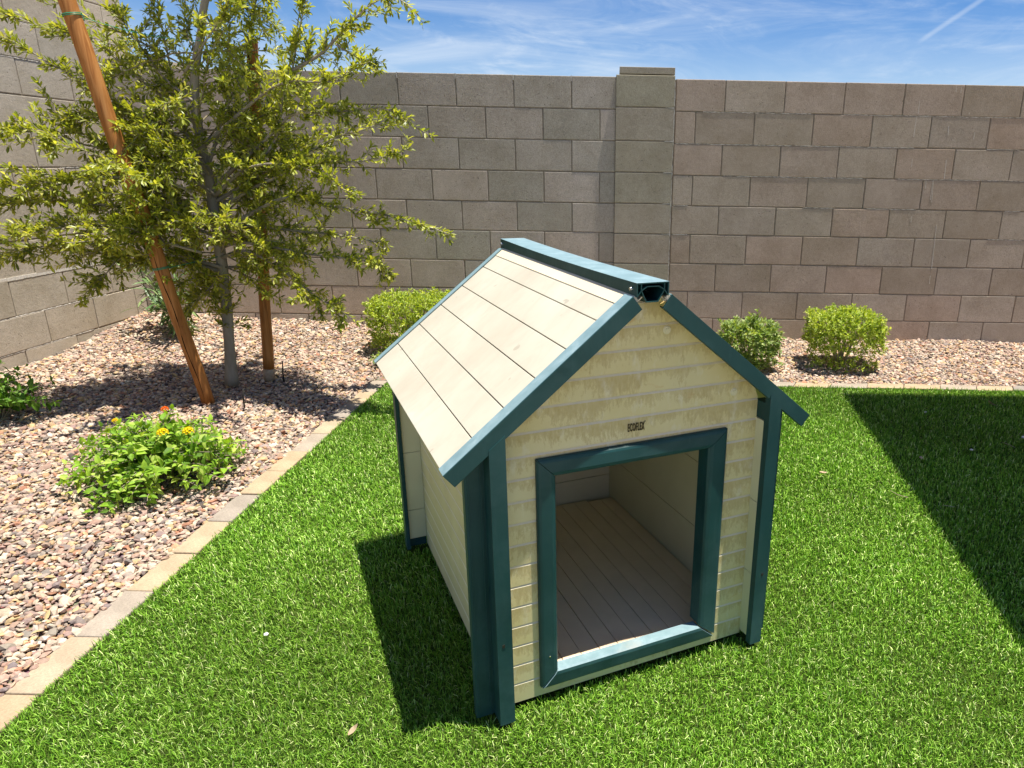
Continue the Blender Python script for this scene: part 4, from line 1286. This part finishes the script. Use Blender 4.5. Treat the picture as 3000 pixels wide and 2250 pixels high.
def stake(base, top, r0, r1, label, crack=None, over=0.0, bare=0.0):
    b = Vector(base); t = Vector(top); ax = (t - b)
    root = empty("tree_stake", base); tag(root, label, "stake", "wooden stakes holding the tree")
    n = 26
    pts = [np.array(ax) * k / n for k in range(n + 1)]
    pts = [p_ + np.array([0.002 * math.sin(i * 0.7), 0.002 * math.cos(i * 0.5), 0]) for i, p_ in enumerate(pts)]
    rr = [r0 + (r1 - r0) * k / n for k in range(n + 1)]
    k0 = int(bare * n)
    V, T = tube_np(pts[k0:], rr[k0:], 20)
    link("pole", mesh_np("pole", V, T, MAT_POLE, True), root)
    if k0 > 0:
        V, T = tube_np(pts[:k0 + 1], rr[:k0 + 1], 20)
        link("bare_foot", mesh_np("bare_foot", V, T, MAT_BARE, True), root)
    if crack:
        c0, c1, side, ww = crack
        d = Vector(ax).normalized(); sv = Vector(side); sv = (sv - d * sv.dot(d)).normalized(); tv = d.cross(sv).normalized()
        V, Fc = [], []
        m_ = 22
        for k in range(m_ + 1):
            f = c0 + (c1 - c0) * k / m_
            ctr = Vector(ax) * f; r = r0 + (r1 - r0) * f
            wv = ww * math.sin(math.pi * (k + 0.3) / (m_ + 0.6)) ** 0.5 * (0.8 + 0.3 * math.sin(k * 1.7))
            off_ = 0.004 * math.sin(k * 0.6)
            for s_ in (-1, 1):
                th = (off_ + s_ * wv) / r
                V.append(ctr + (sv * math.cos(th) + tv * math.sin(th)) * (r + 0.0012))
            if k: Fc.append((2 * k - 2, 2 * k - 1, 2 * k + 1, 2 * k))
        link("crack", mesh_pd("crack", V, Fc, MAT_CRACK), root)
    return root


sf = stake((-2.18, 3.552, 0.03), (-2.432, 3.40, 2.10), 0.031, 0.034, "leaning orange brown wooden stake in front of the tree, split by a long crack", (0.02, 0.40, (0.25, -1, 0), 0.0026))
sb = stake((-2.076, 4.0, 0.03), (-1.955, 4.08, 1.855), 0.030, 0.0285, "upright wooden stake behind the tree trunk, its sawn top against the sky", (0.86, 0.99, (-0.3, -1, 0), 0.003), bare=0.05)


def ring(c, r, axis, n=22, th=0.0018, turns=2):
    ax = Vector(axis).normalized(); a = ax.cross(Vector((0.3, 1, 0.2))).normalized(); b = ax.cross(a)
    pts = [np.array(Vector(c) + (a * math.cos(2 * math.pi * k / n) + b * math.sin(2 * math.pi * k / n)) * r + ax * (0.006 * k / n)) for k in range(n * turns + 1)]
    return tube_np(pts, [th] * len(pts), 6)


def tie(f, base, top, r, to, label, sagz=0.0):
    b = Vector(base); t = Vector(top); c = b.lerp(t, f); ax = (t - b).normalized()
    root = empty("tie_wire", c); tag(root, label, "wire tie", "green wire ties on the stakes")
    V, T = ring((0, 0, 0), r + 0.0025, ax); link("loop", mesh_np("loop", V, T, MAT_TIE, True), root)
    to = Vector(to) - c; st = Vector((to.x, to.y, 0)).normalized() * (r + 0.002)
    pts = [st.lerp(to, k / 8) + Vector((0, 0, -sagz * math.sin(math.pi * k / 8))) for k in range(9)]
    V, T = tube_np([np.array(p_) for p_ in pts], [0.0014] * 9, 6); link("strand", mesh_np("strand", V, T, MAT_TIE, True), root)
    V, T = tube_np([np.array(st + Vector((0.004 * math.sin(k * 1.3), 0.004 * math.cos(k), 0.003 * k - 0.012))) for k in range(9)], [0.0025] * 9, 6)
    link("twist", mesh_np("twist", V, T, MAT_TIE, True), root)


tie(0.872, (-2.18, 3.552, 0.03), (-2.432, 3.40, 2.10), 0.034, (-2.06, 3.80, 1.80), "green wire loop near the top of the front leaning stake", 0.02)
tie(0.345, (-2.18, 3.552, 0.03), (-2.432, 3.40, 2.10), 0.033, (-2.145, 3.80, 0.77), "green wire loop low on the front leaning stake", 0.0)
tie(0.925, (-2.076, 4.0, 0.03), (-1.955, 4.08, 1.855), 0.0288, (-2.06, 3.82, 1.72), "green wire loop near the sawn top of the back stake", 0.0)

for (x, y, h_, lb) in ((-1.965, 3.50, 0.115, "thin black irrigation tube in the gravel right of the leaning stake"), (-1.985, 3.99, 0.13, "thin black irrigation tube in the gravel right of the back stake")):
    V, T = tube_np([(0, 0, -0.02), (0.002, 0, h_ * .5), (0.007, 0.002, h_)], [0.0042, 0.004, 0.0035], 8)
    o = link("irrigation_tube", mesh_np("irrigation_tube", V, T, MAT_TUBE, True), None, (x, y, float(gravel_h(x, y))))
    tag(o, lb, "tube", "irrigation tubes")

# ------------------------------------------------------------------ shrubs


def hedge(name, label, cat, c, size, n, cols, probs, L, W, box=0.7, top_bright=None, stems=9, lean=(0, 0), gap=0.0, shoots=(), skirt=0, group=None, mat=MAT_HEDGE, flare=0.0):
    """clipped or loose shrub: leafy shoots filling a rounded box, bare stems below"""
    c = np.array(c, float); root = empty(name, tuple(c)); tag(root, label, cat, group)
    sx, sy, sz = size
    parts, stp = [], []
    for k in range(stems):
        a = rng.uniform(0, 2 * np.pi); r = rng.uniform(0.2, 0.85)
        tip = np.array([math.cos(a) * sx * .5 * r, math.sin(a) * sy * .5 * r, sz * rng.uniform(0.6, 0.9)])
        w = resample([np.array([tip[0] * .12, tip[1] * .12, -0.03]), tip * np.array([.45, .45, .5]) + rng.normal(0, 0.012, 3), tip], 0.03)
        stp.append(tube_np(w, np.linspace(0.0055, 0.0015, len(w)), 6, False))
    e = box
    m_ = 0
    while m_ < n:
        q = rng.uniform(-1, 1, 3)
        s_ = (abs(q[0]) ** (2 / (1 - e + .001) if False else (2 + 6 * e)) + abs(q[1]) ** (2 + 6 * e) + abs(q[2]) ** (2 + 4 * e))
        lump = 1 + 0.09 * math.sin(q[0] * 5 + c[0] * 9) * math.sin(q[1] * 4.4 + c[1]) + 0.06 * math.sin(q[2] * 7 + q[0] * 4)
        if s_ > lump: continue
        if s_ < 0.30 and rng.random() < 0.75: continue
        z01 = (q[2] + 1) / 2
        if z01 < gap and rng.random() < 0.8: continue
        wsc = 1.0 - flare * (1 - z01) ** 1.5
        pos = np.array([q[0] * sx / 2 * wsc + lean[0] * z01, q[1] * sy / 2 * wsc + lean[1] * z01, z01 * sz * 0.98])
        d = unit(np.array([q[0] * 1.0, q[1] * 1.0, q[2] * 0.8 + 0.7]) + rng.normal(0, 0.35, 3))
        w = wander(pos, d, rng.uniform(0.02, 0.05), 3, 0.3)
        r = leaves_along(w, 0.007, L, W, cols, probs, ang=0.8, upbias=0.3)
        parts.append(r); m_ += 1
    for (sx_, sy_, sh) in shoots:
        w = wander((sx_, sy_, sz * 0.8), (rng.normal(0, .15), rng.normal(0, .15), 1), sh, 6, 0.2)
        stp.append(tube_np(w, np.linspace(0.0025, 0.001, len(w)), 5, False))
        parts.append(leaves_along(w, 0.008, L, W, cols, probs, ang=0.7, upbias=0.3))
    for k in range(skirt):
        a = rng.uniform(0, 2 * np.pi)
        w = wander((math.cos(a) * sx * .3, math.sin(a) * sy * .3, 0.02), (math.cos(a), math.sin(a), 0.25), rng.uniform(.06, .13), 5, 0.3)
        parts.append(leaves_along(w, 0.009, L, W, cols, probs, ang=0.8, upbias=0.3))
    V, T, C = joinVT([p_ for p_ in parts if p_ is not None])
    tag(link("foliage", mesh_np("foliage", V, T, mat, color=C), root), kind="stuff")
    V, T, _ = joinVT(stp); link("stems", mesh_np("stems", V, T, MAT_TWIG, True), root)
    return root


HC = [(0.27, 0.36, 0.045), (0.35, 0.45, 0.07), (0.45, 0.53, 0.10), (0.15, 0.23, 0.03), (0.58, 0.62, 0.20)]
HP = [0.3, 0.28, 0.2, 0.14, 0.08]
hedge("shrub", "yellow green shrub clipped to a box in gravel before the right back wall", "shrub", (1.445, 4.60, gravel_h(1.445, 4.60)), (0.44, 0.38, 0.355), 1150, HC, HP, (0.015, 0.028), (0.32, 0.46), box=0.6, stems=16, gap=0.38, skirt=14, flare=0.12, group="small shrubs in the gravel")
GC = [(0.19, 0.28, 0.07), (0.25, 0.34, 0.10), (0.33, 0.40, 0.15), (0.12, 0.19, 0.05), (0.46, 0.50, 0.26)]
hedge("shrub", "loose grey green shrub with upright shoots right of the dog house roof", "shrub", (0.80, 4.52, gravel_h(0.8, 4.52)), (0.38, 0.36, 0.31), 520, GC, HP, (0.022, 0.042), (0.28, 0.4), box=0.15, stems=10, gap=0.15, shoots=((0.07, -0.02, 0.14), (0.05, 0.02, 0.10), (0.17, 0.0, 0.06), (-0.08, 0, 0.05)), skirt=8, flare=0.2, group="small shrubs in the gravel")
hedge("shrub", "bright green flat-topped shrub behind the dog house roof on the left", "shrub", (-1.43, 4.75, gravel_h(-1.43, 4.75)), (0.56, 0.42, 0.365), 1300, HC, HP, (0.014, 0.027), (0.35, 0.5), box=0.6, stems=12, gap=0.18, lean=(0.02, 0), shoots=((0.07, 0, 0.10), (0.17, 0, 0.07)), skirt=6, flare=0.22, group="small shrubs in the gravel")
hedge("weed", "small low green weed in the gravel at the flat-topped shrub's foot", "weed", (-1.50, 4.42, gravel_h(-1.5, 4.42)), (0.16, 0.12, 0.07), 60, GC, HP, (0.014, 0.028), (0.4, 0.55), box=0.1, stems=3)


def lantana(name, label, cat, c, size, nst, seed_cols, nparts, Lr=(0.026, 0.048), flowers=(), group=None):
    """sprawling mound: leafy stems from the centre; nearest leaves are parts"""
    c = np.array(c, float); root = empty(name, tuple(c)); tag(root, label, cat, group)
    sx, sy, sz = size
    stp = []; P_, D_, N_, L2, W2, C2 = [], [], [], [], [], []
    for k in range(nst):
        a = rng.uniform(0, 2 * np.pi); rr_ = math.sqrt(rng.uniform(0.02, 1.0))
        ex, ey = math.cos(a) * rr_, math.sin(a) * rr_
        hgt = sz * math.sqrt(max(0.03, 1 - rr_ ** 2 * 0.97)) * rng.uniform(0.45, 1.05)
        hgt = max(hgt, 0.035)
        tip = np.array([ex * sx / 2, ey * sy / 2, hgt])
        w = resample([np.array([ex * 0.03, ey * 0.03, -0.01]), np.array([tip[0] * .45, tip[1] * .45, hgt * .75 + 0.01]), tip], 0.02)
        w = w + np.cumsum(rng.normal(0, 0.0015, w.shape), 0)
        stp.append(tube_np(w, np.linspace(0.0028, 0.0012, len(w)), 5, False))
        m_ = len(w)
        for i in range(int(m_ * 0.35), m_, 1):
            if rng.random() < 0.35: continue
            tg = unit(w[min(i + 1, m_ - 1)] - w[i - 1])
            s1 = unit(np.cross(tg, [0, 0, 1.0]))
            if i % 2: s1 = unit(np.cross(tg, s1))
            for sg_ in (-1, 1):
                d = unit(s1 * sg_ + tg * 0.5 + np.array([0, 0, 0.25]) + rng.normal(0, 0.25, 3))
                nn = np.array([0, 0, 1.0]) + rng.normal(0, 0.35, 3) + unit(tip) * 0.4
                l_ = rng.uniform(*Lr) * (1 if i < m_ - 2 else 0.7)
                P_.append(w[i]); D_.append(d); N_.append(nn); L2.append(l_); W2.append(l_ * rng.uniform(0.5, 0.66))
                C2.append(np.array(seed_cols)[rng.integers(len(seed_cols))] * rng.uniform(0.85, 1.15))
    P_, D_, N_, L2, W2, C2 = map(np.array, (P_, D_, N_, L2, W2, C2))
    order = np.argsort(-(P_[:, 2] * 1.3 - P_[:, 1] * 0.8 + rng.normal(0, 0.02, len(P_))))
    sel = order[:nparts]; rest = order[nparts:]
    V, T, C = leaf_batch(P_[sel], D_[sel], N_[sel], L2[sel], W2[sel], C2[sel], fold=0.3, curl=0.25, shape="ovate")
    for k in range(len(sel)):
        v = V[k * 10:(k + 1) * 10]; o0 = P_[sel[k]]
        me = mesh_np("leaf", v - o0, T[:10], MAT_LANT, color=C[k * 10:(k + 1) * 10])
        link("leaf", me, root, tuple(o0))
    if len(rest):
        V, T, C = leaf_batch(P_[rest], D_[rest], N_[rest], L2[rest], W2[rest], C2[rest], fold=0.3, curl=0.25, shape="ovate")
        tag(link("foliage", mesh_np("foliage", V, T, MAT_LANT, color=C), root), kind="stuff")
    V, T, _ = joinVT(stp); link("stems", mesh_np("stems", V, T, MAT_TWIG, True), root)
    for (x, y, z, r, mt) in flowers:
        parts = []
        n_ = 26
        for j in range(n_):
            th = math.acos(1 - (j + 0.5) / n_ * 1.05); ph = j * 2.399
            nv = np.array([math.sin(th) * math.cos(ph), math.sin(th) * math.sin(ph), math.cos(th)])
            p0 = nv * r
            t1 = unit(np.cross(nv, [0.2, 0.3, 0.9])); t2 = np.cross(nv, t1)
            ring_ = [p0 + (t1 * math.cos(b_) + t2 * math.sin(b_)) * r * 0.30 * (1 if q % 2 else 0.7) + nv * 0.0012 for q, b_ in enumerate(np.linspace(0, 2 * math.pi, 8, endpoint=False))]
            Vv = np.array([p0 - nv * 0.003] + ring_); Tt = np.array([(0, q + 1, (q + 1) % 8 + 1) for q in range(8)])
            parts.append((Vv, Tt))
        V, T, _ = joinVT(parts)
        link("flower", mesh_np("flower", V, T, mt), root, (x, y, z))
    return root


LC = [(0.17, 0.32, 0.025), (0.23, 0.40, 0.035), (0.31, 0.48, 0.05), (0.11, 0.22, 0.02), (0.40, 0.52, 0.10)]
lantana("lantana", "spreading green lantana with yellow and orange flowers beside the pavers", "flowering plant", (-1.865, 2.64, float(gravel_h(-1.865, 2.64))), (0.66, 0.64, 0.285), 250, LC, 290,
        flowers=((0.135, -0.135, 0.262, 0.019, MAT_YEL), (0.200, -0.085, 0.250, 0.019, MAT_YEL), (-0.115, -0.03, 0.268, 0.010, MAT_YEL), (0.0, 0.10, 0.272, 0.014, MAT_ORG)), group="low leafy plants in the gravel")
lantana("leafy_plant", "green leafy plant in shade at the far left edge of the gravel", "plant", (-2.98, 3.18, float(gravel_h(-2.98, 3.18))), (0.55, 0.5, 0.30), 80, [(0.09, 0.21, 0.02), (0.13, 0.27, 0.03), (0.16, 0.30, 0.04)], 160, group="low leafy plants in the gravel")

# oleander in the corner: long narrow leaves in whorls
c = np.array([-2.98, 4.72, float(gravel_h(-2.98, 4.72))])
ole = empty("oleander", tuple(c)); tag(ole, "dark oleander shrub with long narrow leaves in the wall corner", "shrub")
stp = []; nlf = 0
for k in range(22):
    a = rng.uniform(0, 2 * np.pi); r_o = rng.uniform(0.05, 0.27); hgt = rng.uniform(0.16, 0.46)
    w = resample([(0.02 * math.cos(a), 0.02 * math.sin(a), -0.02), (r_o * .4 * math.cos(a), r_o * .4 * math.sin(a), hgt * .5), (r_o * math.cos(a), r_o * math.sin(a), hgt)], 0.04)
    stp.append(tube_np(w, np.linspace(0.005, 0.002, len(w)), 6, False))
    for lev in range(4):
        i = max(1, len(w) - 1 - lev * 2)
        if i < 2 and lev > 0: continue
        for q in range(3):
            b_ = a + q * 2.09 + lev * 1.05 + rng.normal(0, 0.2)
            el_ = rng.uniform(0.0, 0.9) if lev < 2 else rng.uniform(-0.7, 0.2)
            d = np.array([[math.cos(b_) * math.cos(el_), math.sin(b_) * math.cos(el_), math.sin(el_)]])
            cc = np.array([[(0.06, 0.12, 0.04), (0.10, 0.17, 0.06), (0.18, 0.25, 0.09)][rng.integers(3)]]) * rng.uniform(0.9, 1.3)
            l_ = rng.uniform(0.09, 0.15)
            V, T, C = leaf_batch(np.zeros((1, 3)), d, np.array([[0, 0, 1.0]]) + rng.normal(0, .2, (1, 3)), np.array([l_]), np.array([l_ * 0.17]), cc, fold=0.3, curl=0.25, shape="lance")
            link("leaf", mesh_np("leaf", V, T, MAT_OLEA, color=C), ole, tuple(w[i])); nlf += 1
V, T, _ = joinVT(stp); link("stems", mesh_np("stems", V, T, MAT_TWIG, True), ole)
print("oleander leaves", nlf)

# ------------------------------------------------------------------ litter on lawn and gravel


def dry_leaf(x, y, z, L, label, rz, curl=0.5, mat=MAT_DRY):
    n = 7; V, Fc = [], []
    for i in range(n):
        t = i / (n - 1); w = L * 0.26 * math.sin(math.pi * min(t + 0.06, 1)) ** 0.8
        zc = curl * L * (t - 0.5) ** 2 * 1.6
        for s_ in (-1, 0, 1): V.append(((t - 0.5) * L, s_ * w, zc + abs(s_) * w * 0.7))
        if i:
            for s_ in (0, 1): Fc.append((3 * i - 3 + s_, 3 * i - 2 + s_, 3 * i + 1 + s_, 3 * i + s_))
    o = link("dry_leaf", mesh_pd("dry_leaf", V, Fc, mat, True), None, (x, y, z), (rng.normal(0, .2), rng.normal(0, .2), rz))
    tag(o, label, "leaf", "dry leaves lying on the lawn")


dry_leaf(0.86, 2.80, 0.03, 0.040, "tan curled dry leaf on the sunlit lawn right of the dog house", 0.4)
dry_leaf(1.35, 2.99, 0.03, 0.032, "pale folded dry leaf in the middle of the shaded lawn", 1.1)
dry_leaf(2.06, 3.79, 0.03, 0.055, "long dry leaf in the shaded lawn near the far right edging", -0.5)
dry_leaf(-0.60, 1.315, 0.028, 0.030, "small dry leaf at the tip of the dog house shadow", 0.9)
dry_leaf(-1.60, 2.40, 0.012, 0.05, "brown dry leaf in the gravel against the left pavers", 0.8)


def fallen_twig(x, y, pts, label, r=0.0011):
    V, T = tube_np([np.array(q) for q in pts], [r] * len(pts), 5)
    o = link("fallen_twig", mesh_np("fallen_twig", V, T, MAT_BARE, True), None, (x, y, 0.028)); tag(o, label, "twig", "dry twigs lying on the lawn")


fallen_twig(1.09, 2.58, [(0, 0.06, 0.004), (0.02, 0.03, 0), (0.05, 0, 0.003)], "bent dry twig on sunlit grass at the big shadow's edge")
fallen_twig(1.83, 3.16, [(0, 0.05, 0.002), (0.012, 0.02, 0.004), (0.03, -0.01, 0)], "straight dry twig on the shaded lawn at right")
fallen_twig(1.25, 2.52, [(0, 0.0, 0.002), (0.02, -0.01, 0.004), (0.045, -0.012, 0.001)], "short dry twig on shaded grass below the pale folded leaf")


def chip(x, y, s_, label):
    v = ICO * (1 + rng.uniform(-.3, .3, (12, 1))) * np.array([s_, s_ * .8, s_ * .6])
    o = link("white_chip", mesh_np("white_chip", v, ICF, MAT_CHIP), None, (x, y, 0.024)); tag(o, label, "chip", "white chips on the lawn")


chip(-0.968, 1.66, 0.007, "white chip on sunlit lawn left of the dog house shadow")
chip(1.64, 3.66, 0.008, "white chip on shaded lawn near the upper shadow edge")
chip(1.64, 3.12, 0.009, "white chip on shaded lawn right of the pale folded leaf")
chip(1.98, 3.30, 0.011, "largest white chip on shaded lawn at the right edge")

# fallen leaves caught between the stones
n = 420
px_ = np.concatenate([rng.uniform(-3.4, -1.55, 300), rng.uniform(-1.4, 3.0, 120)]); py_ = np.concatenate([rng.uniform(1.6, 5.0, 300), rng.uniform(4.3, 5.15, 120)])
a_ = rng.uniform(0, 6.28, n)
D_ = np.stack([np.cos(a_), np.sin(a_), rng.normal(0, .15, n)], 1); N_ = np.stack([rng.normal(0, .25, n), rng.normal(0, .25, n), np.ones(n)], 1)
Lq = rng.uniform(0.018, 0.038, n)
cc = np.array([(0.34, 0.22, 0.10), (0.45, 0.33, 0.17), (0.22, 0.13, 0.07), (0.50, 0.42, 0.26)])[rng.integers(0, 4, n)]
V, T, C = leaf_batch(np.stack([px_, py_, gravel_h(px_, py_) + 0.012], 1), D_, N_, Lq, Lq * 0.36, cc, fold=0.3, curl=0.3)
tag(link("leaf_litter", mesh_np("leaf_litter", V, T, MAT_STONE, color=C)), "small fallen dry leaves scattered over the gravel", "leaves", kind="stuff")
